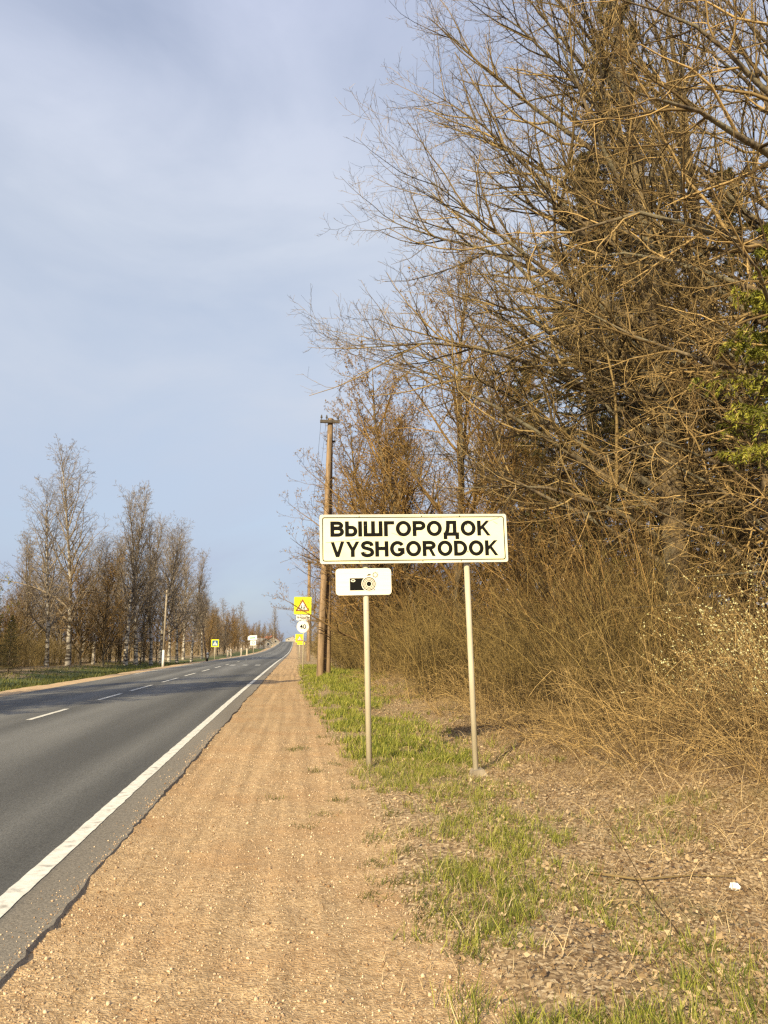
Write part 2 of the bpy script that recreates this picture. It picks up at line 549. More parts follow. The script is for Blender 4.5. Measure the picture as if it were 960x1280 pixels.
# ------------------------------------------------------------------ ground, road, shoulders
def grid(name, xs, ys, zf, m, parent=None, kind='structure', xf=None, smooth=True):
    X, Y = np.meshgrid(np.asarray(xs, float), np.asarray(ys, float))
    if xf is not None:
        X = xf(X, Y)
    Z = zf(X, Y)
    nx, ny = len(xs), len(ys)
    i = np.arange(nx * ny).reshape(ny, nx)
    q = np.stack([i[:-1, :-1], i[:-1, 1:], i[1:, 1:], i[1:, :-1]], -1).reshape(-1, 4)
    o = link(name, mesh(name, np.stack([X, Y, Z], -1), [q]), m, parent, smooth)
    if kind:
        tag(o, kind=kind)
    return o

def steps(*seg):
    out = []
    for a, b, d in seg:
        out += list(np.arange(a, b, d))
    return np.array(out + [seg[-1][1]])

gx = steps((-1500, -200, 130), (-200, -60, 12), (-60, -20, 2), (-20, -9.5, 0.35), (-9.5, 0.3, 1.2), (0.3, 7, 0.18), (7, 20, 0.5), (20, 60, 4), (60, 200, 12), (200, 1500, 130))
gy = steps((-60, 0, 5), (0, 2.5, 0.5), (2.5, 14, 0.16), (14, 40, 0.4), (40, 120, 1.0), (120, 600, 8), (600, 3000, 120))
def ground_z(X, Y):
    z = gz(X, Y)
    edge = 0.9 + (vnoise(Y, Y * 0, 1.3, 8) - 0.5) * 0.5 - 0.45 * sstep(14, 30, Y)
    z = z - 0.10 * (1 - sstep(edge - 0.45, edge, X)) * sstep(-11.5, -10.8, X)
    far = sstep(60, 400, np.abs(X))
    return z + far * 3.0
grid('ground', gx, gy, ground_z, M['soil'])

ROAD_R, ROAD_L = -1.35, -9.2
ry = steps((-12, 2.5, 0.5), (2.5, 14, 0.05), (14, 40, 0.25), (40, 120, 1.0), (120, 560, 5))
rx = np.array([ROAD_L - 0.06, ROAD_L, -9, -8, -7, -6, -5.4, -5, -4, -3, -2.2, -1.6, ROAD_R - 0.05, ROAD_R, ROAD_R + 0.035])
def road_x(X, Y):
    w = ((vnoise(Y, Y * 0 + 1, 1.1, 21) - 0.5) * 0.045 + (vnoise(Y, Y * 0 + 2, 0.22, 22) - 0.5) * 0.035 + (vnoise(Y, Y * 0 + 5, 0.09, 23) - 0.5) * 0.03)
    return X + w * sstep(-1.62, -1.38, X)
def road_z(X, Y):
    z = gz(X, Y) + 0.012
    return z - np.where(X > ROAD_R + 0.0, 0.0, 0) - 0.07 * (np.arange(X.shape[1]) == X.shape[1] - 1)[None, :] - 0.07 * (np.arange(X.shape[1]) == 0)[None, :]
road = grid('road', rx, ry, road_z, M['asphalt'], xf=road_x)
road.data.polygons.foreach_set('use_smooth', np.zeros(len(road.data.polygons), bool))

sy = steps((-8, 2.5, 0.4), (2.5, 13, 0.04), (13, 40, 0.2), (40, 120, 1.0), (120, 560, 6))
sx = steps((-1.62, 1.9, 0.04))
def edge_of_gravel(Y):
    return 0.92 + (vnoise(Y, Y * 0, 1.3, 8) - 0.5) * 0.5 - 0.5 * sstep(14, 30, Y) + 0.25 * sstep(5, 3, Y) * 0
def shoulder_z(X, Y):
    z = gz(X, Y) - 0.018 + 0.016 * (vnoise(X, Y, 0.45, 11) - 0.5) + 0.016 * (vnoise(X, Y, 0.10, 12) - 0.5)
    for c, w, d, sd in ((-0.70, 0.06, 0.006, 31), (-0.52, 0.04, 0.005, 34), (-0.18, 0.05, 0.008, 32), (0.02, 0.04, 0.006, 35), (0.30, 0.07, 0.005, 33)):
        cc = c + (vnoise(Y, Y * 0 + sd, 3.5, sd) - 0.5) * 0.22
        z = z - d * np.exp(-((X - cc) / w) ** 2) * (0.5 + vnoise(X * 3, Y, 0.8, sd)) + 0.4 * d * np.exp(-((X - cc - 0.17) / 0.07) ** 2)
    e = edge_of_gravel(Y)
    return z - 0.10 * sstep(e - 0.25, e + 0.35, X) + 0.05 * sstep(e + 0.1, e - 0.35, X) * 0 + 0.012 * sstep(-1.12, -1.36, X) - 0.06 * sstep(-1.42, -1.6, X)
grid('gravel_shoulder', sx, sy, shoulder_z, M['gravel'])

lx = steps((-11.6, -9.1, 0.15))
grid('sandy_shoulder', lx, ry[ry > 2], lambda X, Y: gz(X, Y) - 0.012 + 0.03 * (vnoise(X, Y, 0.6, 14) - 0.5)
     - 0.20 * sstep(-10.5 - 0.6 * vnoise(Y, Y * 0, 4, 9), -11.6, X) - 0.06 * sstep(-9.25, -9.1, X), M['sand'])

def road_surface(x, y):
    return gz(x, y) + 0.012

def strip(name, x0, x1, ys, parent, worn=0.012, seed=0):
    """painted stripe lying 4 mm above the asphalt, with slightly uneven edges"""
    ys = np.asarray(ys)
    xs = np.array([x0, (x0 + x1) / 2, x1])
    def xf(X, Y):
        s = np.where(X < (x0 + x1) / 2 - 1e-4, -1, np.where(X > (x0 + x1) / 2 + 1e-4, 1, 0))
        return X + s * worn * (vnoise(Y + 40 * s, Y * 0, 0.12, seed + 5) - 0.5)
    return grid(name, xs, ys, lambda X, Y: road_surface(X, Y) + 0.005, M['whitepaint'], parent, None, xf)

strip('edge_line', -1.81, -1.67, steps((-8, 2.5, 0.5), (2.5, 16, 0.08), (16, 50, 0.25), (50, 120, 1.0), (120, 470, 5)), road, seed=1)
strip('edge_line', -9.02, -8.90, steps((45, 120, 1.0), (120, 470, 5)), road, seed=2)
for k, (a, b) in enumerate([(16.9, 19.6), (22.6, 25.4), (26.8, 30.6), (33.0, 37.2), (39.5, 43.5), (46.5, 50.5), (54, 58)]
                           + [(62 + 12 * i, 65 + 12 * i) for i in range(24)]):
    strip('centre_line_dash', -5.46, -5.34, np.linspace(a, b, 12), road, seed=10 + k)
for k in range(3):                                                # what is left of the painted bars ahead
    x0 = -5.0 + k * 0.95
    strip('crossing_bar', x0, x0 + 0.4, np.linspace(60, 62.5, 8), road, seed=50 + k).data.materials[0] = M['wornpaint']

# ------------------------------------------------------------------ growing things
def unit(v):
    return v / np.maximum(np.linalg.norm(v, axis=-1, keepdims=True), 1e-9)

def paths(p0, d0, Ln, K, up, wander, rng, updir=(0, 0, 1)):
    """N curved paths of K points"""
    N = len(p0)
    P = np.empty((N, K, 3))
    P[:, 0] = p0
    d = unit(d0)
    u = np.asarray(updir, float)
    for k in range(1, K):
        d = unit(d + np.asarray(up).reshape(-1, 1) * u / (K - 1) + rng.normal(0, wander, (N, 3)) / math.sqrt(K - 1))
        P[:, k] = P[:, k - 1] + d * (Ln / (K - 1))[:, None]
    return P

def at_t(P, t):
    K = P.shape[1]
    f = t * (K - 1)
    i = np.minimum(f.astype(int), K - 2)
    w = (f - i)[:, None]
    n = np.arange(len(P))
    return P[n, i] * (1 - w) + P[n, i + 1] * w, unit(P[n, i + 1] - P[n, i])

def perp(T):
    a = np.where(np.abs(T[:, 2:3]) < 0.9, np.array([[0, 0, 1.0]]), np.array([[1.0, 0, 0]]))
    n = unit(np.cross(T, a))
    return n, np.cross(T, n)

def branch(P, R, Ln, n, rng, t=(0.2, 1.0), ang=(50, 10), ratio=(0.5, 0.12), shrink=0.6, K=5, up=0.2, wander=0.25,
           rmin=0.003, rratio=0.6, rl=None, flat=0.0, tpow=1.0):
    """n children on every path of P; returns paths, radii, lengths"""
    N = len(P)
    idx = np.repeat(np.arange(N), n)
    m = len(idx)
    slot = np.tile(np.arange(n), N)
    tt = t[0] + (t[1] - t[0]) * ((slot + rng.uniform(0, 1, m)) / n) ** tpow
    p, T = at_t(P[idx], tt)
    a, b = perp(T)
    phi = slot * 2.4 + np.repeat(rng.uniform(0, 6.28, N), n) + rng.normal(0, 0.5, m)
    side = np.cos(phi)[:, None] * a + np.sin(phi)[:, None] * b * (1 - flat)
    side = unit(side)
    A = np.radians(rng.normal(ang[0], ang[1], m))[:, None]
    d = np.cos(A) * T + np.sin(A) * side
    l = Ln[idx] * np.clip(rng.normal(ratio[0], ratio[1], m), 0.12, 1.2) * (1 - shrink * (tt - t[0]) / max(t[1] - t[0], 1e-6))
    C = paths(p, d, l, K, up, wander, rng)
    pr = R[idx, np.minimum((tt * (R.shape[1] - 1)).round().astype(int), R.shape[1] - 1)]
    r0 = pr * rratio
    if rl:
        r0 = np.minimum(pr * 0.85, l * rl)
    r0 = np.maximum(r0, rmin)
    rad = np.maximum(r0[:, None] * np.linspace(1, 0.25, K)[None] ** 0.9, rmin * 0.7)
    return C, rad, l

def tubes(P, R, S):
    """tube mesh round every path: verts, quads, path id per vertex"""
    N, K, _ = P.shape
    T = np.empty_like(P)
    T[:, 1:-1] = P[:, 2:] - P[:, :-2]
    T[:, 0] = P[:, 1] - P[:, 0]
    T[:, -1] = P[:, -1] - P[:, -2]
    T = unit(T)
    ref = unit(np.cross(unit(P[:, -1] - P[:, 0]), np.array([0.31, 0.52, 0.79])))[:, None, :]
    a = unit(ref - (ref * T).sum(-1, keepdims=True) * T)
    b = np.cross(T, a)
    w = np.arange(S) * 2 * math.pi / S
    V = P[:, :, None] + R[:, :, None, None] * (np.cos(w)[None, None, :, None] * a[:, :, None] + np.sin(w)[None, None, :, None] * b[:, :, None])
    i = np.arange(N * K * S).reshape(N, K, S)
    j = np.roll(i, -1, axis=2)
    q = np.stack([i[:, :-1], j[:, :-1], j[:, 1:], i[:, 1:]], -1).reshape(-1, 4)
    return V.reshape(-1, 3), q, np.repeat(np.arange(N), K * S)

def ribbons(P, W, side):
    """flat blades; the last point closes to a tip"""
    N, K, _ = P.shape
    s = side[:, None, :] * W[:, :, None]
    A = P[:, :-1] - s[:, :-1]
    B = P[:, :-1] + s[:, :-1]
    V = np.concatenate([np.stack([A, B], 2).reshape(N, -1, 3), P[:, -1:]], 1)
    n = 2 * (K - 1) + 1
    base = np.arange(N)[:, None] * n
    q = []
    for k in range(K - 2):
        q.append(base + np.array([[2 * k, 2 * k + 1, 2 * k + 3, 2 * k + 2]]))
    q = np.concatenate(q) if q else np.zeros((0, 4), int)
    tr = base + np.array([[2 * K - 4, 2 * K - 3, 2 * K - 2]])
    return V.reshape(-1, 3), q, tr, np.repeat(np.arange(N), n)

class Bag:
    def __init__(s):
        s.v = []; s.q = []; s.t = []; s.tint = []; s.n = 0
    def add(s, v, q=None, t=None, tint=None):
        s.v.append(v)
        if q is not None and len(q): s.q.append(q + s.n)
        if t is not None and len(t): s.t.append(t + s.n)
        s.tint.append(np.full(len(v), 0.5) if tint is None else tint)
        s.n += len(v)
    def tubes(s, P, R, S, rng, lo=0.0, hi=1.0):
        v, q, pid = tubes(P, R, S)
        s.add(v, q, None, rng.uniform(lo, hi, len(P))[pid])
    def build(s, name, m, parent=None, smooth=False):
        f = ([np.concatenate(s.q)] if s.q else []) + ([np.concatenate(s.t)] if s.t else [])
        me = mesh(name, np.concatenate(s.v), f)
        if len(me.vertices) == s.n:
            set_tint(me, np.concatenate(s.tint))
        return link(name, me, m, parent, smooth)

def diamonds(p, size, rng, stretch=1.6, droop=None):
    """small folded leaves at points p"""
    N = len(p)
    d = unit(rng.normal(0, 1, (N, 3)) if droop is None else droop + rng.normal(0, 0.45, (N, 3)))
    a, b = perp(d)
    ph = rng.uniform(0, 6.28, N)[:, None]
    s = np.cos(ph) * a + np.sin(ph) * b
    nrm = np.cross(d, s)
    sz = (size * rng.uniform(0.6, 1.35, N))[:, None]
    V = np.stack([p, p + d * sz * stretch * 0.5 + s * sz * 0.5 + nrm * sz * 0.18, p + d * sz * stretch,
                  p + d * sz * stretch * 0.5 - s * sz * 0.5 + nrm * sz * 0.18], 1).reshape(-1, 3)
    b4 = np.arange(N)[:, None] * 4
    t = np.concatenate([b4 + np.array([[0, 1, 2]]), b4 + np.array([[0, 2, 3]])])
    return V, t, np.repeat(rng.uniform(0, 1, N), 4)

def blobs(p, size, rng, stretch=1.0):
    """small lumpy octahedra"""
    N = len(p)
    base = np.array([(1, 0, 0), (-1, 0, 0), (0, 1, 0), (0, -1, 0), (0, 0, 1), (0, 0, -1.0)])
    sc = np.asarray(size)[:, None, None] * rng.uniform(0.55, 1.25, (N, 6, 1))
    ax = unit(rng.normal(0, 1, (N, 3)))
    b, c = perp(ax)
    Rm = np.stack([ax * stretch, b, c], 1)
    V = p[:, None] + np.einsum('nij,njk->nik', np.broadcast_to(base, (N, 6, 3)) * sc, Rm)
    F = np.array([(0, 2, 4), (2, 1, 4), (1, 3, 4), (3, 0, 4), (2, 0, 5), (1, 2, 5), (3, 1, 5), (0, 3, 5)])
    t = (np.arange(N)[:, None, None] * 6 + F[None]).reshape(-1, 3)
    return V.reshape(-1, 3), t, np.repeat(rng.uniform(0, 1, N), 6)

def make_tree(name, label, cat_group, seed, H, r0, limbs, trunk_mat, twig_mat, lean=(0, 0), n2=12, n3=9, n4=4, limb_up=0.3,
              buds=0, bud_mat=None, bud_size=0.03, rmin=0.0045, split_limbs=False, trunk_wander=0.05, sub=(48, 12), ratio2=0.42, ratio3=0.42, ratio4=0.45,
              S=(10, 6, 4, 3, 3), up2=0.25, top_taper=0.12, limb_wander=0.28, fan=0):
    """limbs: arrays height, azimuth (rad), elevation (rad), length"""
    rng = np.random.default_rng(seed)
    root = empty(name)
    tag(root, label, 'tree', cat_group)
    KT = 14
    TP = paths(np.zeros((1, 3)), np.array([[lean[0], lean[1], 1.0]]), np.array([H * 1.02]), KT, 0.12, trunk_wander, rng)
    tt = np.linspace(0, 1, KT)
    TR = (r0 * (1 - tt) ** 0.85 + r0 * top_taper * (1 - tt) + 0.012)[None] * (1 + 0.35 * np.exp(-tt * 22))[None]
    TP[0, :, 2] -= 0.25 * (tt == 0)
    b = Bag()
    b.tubes(TP, TR, S[0], rng)
    b.build('trunk', trunk_mat, root, True)
    h, az, el, ln = [np.asarray(a, float) for a in limbs]
    p, _ = at_t(np.repeat(TP, len(h), 0), np.clip(h / H, 0, 0.98))
    d = np.stack([np.cos(az) * np.cos(el), np.sin(az) * np.cos(el), np.sin(el)], 1)
    LP = paths(p, d, ln, 9, limb_up, limb_wander, rng)
    lr = np.minimum(ln * 0.0118 + 0.008, np.interp(h / H, tt, TR[0]) * 0.62)
    LR = np.maximum(lr[:, None] * np.linspace(1, 0.04, 9)[None] ** 0.95, rmin)
    if split_limbs:
        for i in range(len(h)):
            b = Bag(); b.tubes(LP[i:i + 1], LR[i:i + 1], S[1], rng)
            b.build('limb', trunk_mat, root, True)
        crown = Bag()
    else:
        crown = Bag()
        crown.tubes(LP, LR, S[1], rng, 0.2, 0.7)
    P2, R2, L2 = branch(LP, LR, ln, n2, rng, (0.16, 1.0), sub, (ratio2, 0.1), 0.62, 6, up2, 0.3, rmin * 1.3, 0.62)
    if fan:
        Pf, Rf, Lf = branch(LP, LR, ln, fan, rng, (0.62, 1.0), (26, 8), (0.30, 0.06), 0.25, 6, up2, 0.22, rmin * 1.3, 0.75)
        P2 = np.concatenate([P2, Pf]); R2 = np.concatenate([R2, Rf]); L2 = np.concatenate([L2, Lf])
    crown.tubes(P2, R2, S[2], rng, 0.1, 0.8)
    P3, R3, L3 = branch(P2, R2, L2, n3, rng, (0.15, 1.0), sub, (ratio3, 0.1), 0.5, 5, up2, 0.3, rmin, 0.6)
    crown.tubes(P3, R3, S[3], rng, 0, 1)
    last = P3
    if n4:
        P4, R4, L4 = branch(P3, R3, L3, n4, rng, (0.2, 1.0), (42, 12), (ratio4, 0.12), 0.4, 3, up2 * 0.8, 0.2, rmin * 0.8, 0.6)
        crown.tubes(P4, R4, S[4], rng, 0, 1)
        last = P4
    crown.build('crown', twig_mat, root)
    if buds:
        i = rng.integers(0, len(last), buds)
        pp, T = at_t(last[i], rng.uniform(0.3, 1.0, buds))
        v, t, ti = diamonds(pp, np.full(buds, bud_size), rng)
        lb = Bag(); lb.add(v, None, t, ti)
        lb.build('leaf_buds', bud_mat, root)
    return root

def rand_limbs(rng, n, H, h0, h1, ln0, ln1, el0=55, el1=35, az=None, azs=0.9):
    """n limbs from height h0*H to h1*H, length ln0 (low) to ln1 (top)"""
    u = (np.arange(n) + rng.uniform(0, 1, n)) / n
    h = H * (h0 + (h1 - h0) * u)
    if az is None:
        a = np.arange(n) * 2.4 + rng.normal(0, 0.4, n)
    else:
        a = rng.normal(az, azs, n)
    ln = (ln0 + (ln1 - ln0) * u) * rng.uniform(0.75, 1.2, n)
    el = np.radians(el1 + (el0 - el1) * u + rng.normal(0, 9, n))
    return h, a, el, ln

def cat(*ls):
    return [np.concatenate([np.asarray(l[k], float) for l in ls]) for k in range(4)]

def put(o, x, y, rz=0, s=1, dz=-0.05):
    o.location = (x, y, float(gz(x, y)) + dz)
    o.rotation_euler = (0, 0, rz)
    o.scale = (s, s, s)
    return o
def spot(x, y, dz=-0.05):
    return (x, y, float(gz(x, y)) + dz)

PI = math.pi
# --- the big bare trees at the edge of the wood, on the right
rg = np.random.default_rng(5)
reach_h = [2.8, 3.4, 4.0, 4.6, 5.2, 5.9, 6.6, 7.3, 8.0, 8.7, 9.4, 10.2, 11.0, 11.9, 12.8, 13.8, 14.8, 15.8]
reach = (reach_h, PI * (1.02 + 0.085 * np.array([-1, 1, 0, -.8, .9, -.2, 1, -.6, .4, -1, .7, 0, -.7, .8, -.3, .5, -.5, .2])),
         np.radians(np.interp(reach_h, [2.8, 6, 10, 16], [31, 38, 43, 52])) + 0.05 * np.array([1, -1, 1, 0, -1, 1, -1, 1, -1, 0, 1, -1, 1, 0, -1, 1, 0, 1]),
         np.interp(reach_h, [2.8, 5, 9, 12, 16], [7.6, 8.5, 8.4, 7.2, 5.6]) * np.array([0.9, 0.8, 1, 1.02, .8, 1, .78, 1.0, .9, 1.0, .8, 1, .95, .85, 1, .9, 1, .9]))
oak = make_tree('bare_tree', 'tall bare broadleaf tree whose long limbs reach over the town sign', 'tall bare trees at the wood edge', 11, 20.5, 0.28,
                cat(reach, rand_limbs(rg, 10, 20.5, 0.2, 0.95, 6.0, 2.8)), M['bark'], M['twig'], n2=11, n3=8, n4=4, limb_up=-0.30,
                split_limbs=True, up2=0.34, rmin=0.0042, fan=7, limb_wander=0.20)
put(oak, 8.9, 17.2)
rg = np.random.default_rng(6)
low = ([2.2, 3.0, 3.6, 4.6, 5.6, 6.6, 8.0, 9.5, 11.0, 12.5], [PI * v for v in (1.1, 0.95, 1.25, 1.02, 1.15, 0.98, 1.05, 1.12, 1.0, 1.1)],
       np.radians([14, 22, 10, 24, 26, 30, 30, 34, 36, 40]), [5.2, 6.4, 5.2, 7.4, 7.0, 7.6, 8.0, 8.0, 7.0, 6.6])
hang = make_tree('bare_tree', 'bare tree with boughs coloured sunlit gold drooping low towards the dry shrubs', 'tall bare trees at the wood edge', 12, 17.5, 0.26,
                 cat(low, rand_limbs(rg, 10, 17.5, 0.2, 0.95, 5.0, 2.5)), M['bark'], M['twiggold'], n2=11, n3=7, n4=4, limb_up=-0.5,  # gold twig colour includes the yellow sunlight on these boughs
                 split_limbs=True, up2=-0.05, rmin=0.004, limb_wander=0.36, fan=3)
put(hang, 11.4, 13.4)
copy_thing(oak, spot(11.9, 19.5), 0.55, 1.05, label='tall bare tree with grey trunk standing deeper in beside the long limbed tree')
copy_thing(oak, spot(13.0, 15.8), -0.12, 0.95, label='bare tree by the yellow green spruce, arching limbs over the willow shrubs')
copy_thing(hang, spot(9.0, 13.6), 0.25, 0.5, label='small bare tree with gold drooping boughs above the willow catkins')

# --- slimmer brown trees with opening buds, further along
G_ = 'budding trees along the right verge'
rg = np.random.default_rng(7)
mid1 = make_tree('budding_tree', 'tall budding orange brown tree standing behind the town sign', G_, 21, 15.0, 0.15,
                 rand_limbs(rg, 38, 15.0, 0.10, 0.97, 6.0, 2.2, 62, 46), M['bark'], M['twigorange'], n2=10, n3=6, n4=3, limb_up=0.25,
                 buds=12000, bud_mat=M['bud'], bud_size=0.036, rmin=0.0055, trunk_wander=0.14)
rg = np.random.default_rng(8)
mid2 = make_tree('budding_tree', 'budding orange brown tree leaning over the wooden utility pole', G_, 22, 11.5, 0.13,
                 rand_limbs(rg, 36, 11.5, 0.07, 0.96, 5.6, 1.9, 60, 36), M['bark'], M['twigorange'], n2=10, n3=6, n4=3, limb_up=0.1,
                 buds=10000, bud_mat=M['bud'], bud_size=0.034, rmin=0.0055, lean=(-0.12, 0), trunk_wander=0.16)
put(mid1, 5.6, 27.0, 0, 1.05)
put(mid2, 4.3, 34.2, 0, 0.98)
near_ = 'budding orange brown tree in the row between wooden pole and wood edge'
far_ = 'budding orange brown tree far along the verge beyond the yellow signs'
deep_ = 'budding orange brown tree deep in the wood behind the tall bare trees'
mids = [(mid2, 5.0, 29.6, 0.2, 1.05, near_), (mid2, 3.1, 30.4, 2.5, 0.84, near_), (mid1, 9.8, 32, 1.0, 0.95, near_), (mid2, 3.6, 38.5, 2.2, 1.0, near_), (mid1, 5.8, 40, 3.1, 0.85, near_), (mid2, 4.0, 46, 0.7, 0.95, near_), (mid1, 6.4, 51, 4.0, 0.85, near_), (mid2, 4.0, 57, 5.0, 0.9, near_),
        (mid1, 5.0, 66, 2.0, 0.75, near_), (mid2, 4.6, 88, 1.0, 0.85, far_), (mid1, 6.0, 104, 0.3, 0.7, far_), (mid2, 6.0, 125, 3.3, 0.9, far_), (mid2, 5.5, 178, 3.9, 0.95, far_), (mid1, 8.0, 215, 1.9, 0.65, far_),
        (mid2, 9.0, 280, 1.9, 0.9, far_), (mid1, 10.0, 340, 4.9, 0.7, far_),
        (mid1, 14, 27, 2.6, 1.05, deep_), (mid1, 17, 33, 4.4, 1.1, deep_), (mid2, 13, 38, 5.2, 1.1, deep_), (mid1, 20, 24, 0.9, 1.1, deep_), (mid2, 14.5, 21, 1.6, 1.0, deep_), (mid1, 12, 46, 3.5, 1.0, deep_), (mid2, 9, 62, 3.0, 1.0, deep_),
        (mid2, 7.4, 22.5, 0.4, 0.8, deep_), (mid2, 10.5, 28.5, 2.9, 0.8, deep_), (mid2, 6.6, 19.6, 4.4, 0.6, deep_), (mid2, 13.5, 16.5, 2.4, 0.8, deep_)]
for t_, x, y, r_, s_, lb in mids:
    copy_thing(t_, spot(x, y), r_, s_, label=lb)
# a lone broad bare tree far along the right side
rg = np.random.default_rng(9)
round_tree = make_tree('bare_tree', 'round crowned grey bare tree far along the road behind the yellow signs', None, 23, 9.0, 0.2,
                       rand_limbs(rg, 26, 9.0, 0.3, 0.95, 5.0, 2.2, 65, 25), M['bark'], M['twiggrey'], n2=8, n3=6, n4=2, rmin=0.012)
put(round_tree, 2.6, 140, 0, 1.05)

# --- birches and bare trees on the left
BG = 'bare birches across the road'
rg = np.random.default_rng(31)
birch1 = make_tree('birch_tree', 'tallest bare birch across the road, with wide airy crown', BG, 31, 17.5, 0.17,
                   rand_limbs(rg, 46, 17.5, 0.17, 0.97, 6.6, 2.4, 66, 48), M['birch'], M['twiggrey'], n2=9, n3=5, n4=3, limb_up=0.2, rmin=0.0085,
                   up2=0.05, ratio2=0.42, trunk_wander=0.10)
rg = np.random.default_rng(32)
birch2 = make_tree('birch_tree', 'bare birch deep in the wood across the road', BG, 32, 15.5, 0.15,
                   rand_limbs(rg, 44, 15.5, 0.2, 0.97, 5.4, 2.0, 70, 54), M['birch'], M['twiggrey'], n2=9, n3=5, n4=3, limb_up=0.3, rmin=0.0085, ratio2=0.42, trunk_wander=0.10)
rg = np.random.default_rng(33)
scrub = make_tree('scrub_tree', 'bushy brown bare tree in the wood across the road', 'brown bare trees across the road', 33, 8.5, 0.08,
                  rand_limbs(rg, 38, 8.5, 0.05, 0.96, 4.2, 1.6, 66, 50), M['bark'], M['twigorange'], n2=8, n3=6, n4=2, limb_up=0.3, rmin=0.009, trunk_wander=0.15)
rg = np.random.default_rng(36)
scrub2 = make_tree('scrub_tree', 'bushy brown bare tree in the wood across the road', 'brown bare trees across the road', 36, 11, 0.10,
                   rand_limbs(rg, 38, 11, 0.08, 0.96, 4.6, 1.8, 68, 54), M['bark'], M['twiggrey'], n2=8, n3=6, n4=2, limb_up=0.3, rmin=0.009, trunk_wander=0.12)
def lx_at(px, Y):
    return float(atY(px, 800, Y)[0])
put(birch1, lx_at(87, 66), 66, 0.3, 1.0)
pair_ = 'bare birch with white lower trunk, one of a pair beside the concrete pole'
wood_ = 'bare birch deep in the wood across the road'
for t_, px, Y, r_, s_, lb in [(birch1, 60, 60, 2.0, 0.74, 'slender bare birch just beside the tallest birch across the road'), (birch2, 158, 74, 1.0, 1.04, pair_), (birch2, 171, 77, 3.0, 1.04, pair_), (birch2, 190, 79, 2.5, 0.88, wood_), (birch1, 201, 84, 4.0, 0.82, wood_),
                          (birch1, 222, 90, 1.2, 0.82, wood_), (birch2, 240, 101, 0.5, 0.86, wood_), (birch1, 118, 70, 5.1, 0.60, wood_), (birch2, 138, 82, 0.9, 0.80, wood_), (birch1, 105, 88, 4.4, 0.75, wood_),
                          (birch2, 253, 122, 2.2, 0.80, wood_), (birch2, 40, 75, 3.7, 0.70, wood_), (birch1, 212, 96, 2.8, 0.84, wood_), (birch1, 230, 110, 5.8, 0.9, wood_), (birch2, 342, 330, 1.4, 1.0, 'lone tall bare birch near the crest of the road')]:
    copy_thing(t_, spot(lx_at(px, Y), Y), r_, s_, label=lb)
birch2.location = spot(lx_at(180, 90), 90)
put(scrub, lx_at(130, 66), 66)
put(scrub2, lx_at(150, 80), 80)
rs = random.Random(4)
for k in range(42):
    px = -12 + 360 * ((k + rs.random()) / 42)
    Y = max(66 + 14 * rs.random(), 15.0 * 962 / (372 - min(px, 345)) * rs.uniform(1.0, 1.3))
    pr_ = rs.choice([scrub, scrub2])
    copy_thing(pr_, spot(lx_at(px, Y), Y), rs.random() * 6.28, rs.uniform(0.5, 0.95),
               label=('bushy brown bare tree far up the road beyond the crossing sign' if px > 270 else
                      'bushy orange brown bare tree at the front of the wood across the road' if pr_ is scrub else
                      'bushy grey brown bare tree at the front of the wood across the road'))
for k in range(13):                                            # deeper rows close the view between the trunks
    px = -14 + 300 * (k + rs.random()) / 13
    Y = max(95 + 30 * rs.random(), 22.0 * 962 / (372 - px))
    copy_thing(rs.choice([scrub, scrub2]), spot(lx_at(px, Y) - 3, Y), rs.random() * 6.28, rs.uniform(0.8, 1.15))
for k in range(40):
    px = 252 + 102 * (k + rs.random()) / 40
    Y = 17.0 * 962 / (374 - min(px, 349)) * rs.uniform(1.0, 1.35)
    copy_thing(rs.choice([scrub, scrub2]), spot(lx_at(px, Y) - 1.0, Y), rs.random() * 6.28, rs.uniform(0.8, 1.25),
               label='bushy brown bare tree far up the road beyond the crossing sign')
for px, Y, s_ in [(316, 235, 0.7), (323, 265, 0.55), (330, 280, 0.6), (334, 340, 0.8), (342, 370, 0.6), (345, 420, 0.9), (350, 450, 0.8), (310, 205, 0.8)]:
    copy_thing(scrub, spot(lx_at(px, Y), Y), Y, s_)
# nearer trees left of the picture, whose shadows cross the road, and one whose twigs reach in
rg = np.random.default_rng(34)
leafy = make_tree('budding_tree', 'small tree with scattered new leaves at the edge of the wood across the road', None, 35, 9.5, 0.11,
                  rand_limbs(rg, 24, 9.5, 0.12, 0.95, 3.4, 1.2, 60, 40), M['bark'], M['twiggrey'], n2=8, n3=5, n4=2, rmin=0.006,
                  buds=5000, bud_mat=M['budgreen'], bud_size=0.06)
put(leafy, -17.4, 41, 1.0, 1.1)
for t_, x, y, s_, r_ in [(birch1, -15.5, 15.5, 0.9, 1.7), (birch2, -20, 26, 0.9, 3.0), (birch1, -22, 36, 0.85, 4.2), (scrub2, -21, 44, 1.0, 1.2), (scrub2, -24, 40, 1.2, 2.2), (scrub, -23, 50, 1.3, 3.2), (scrub2, -27, 47, 1.2, 0.2)]:
    copy_thing(t_, spot(x, y), r_, s_)

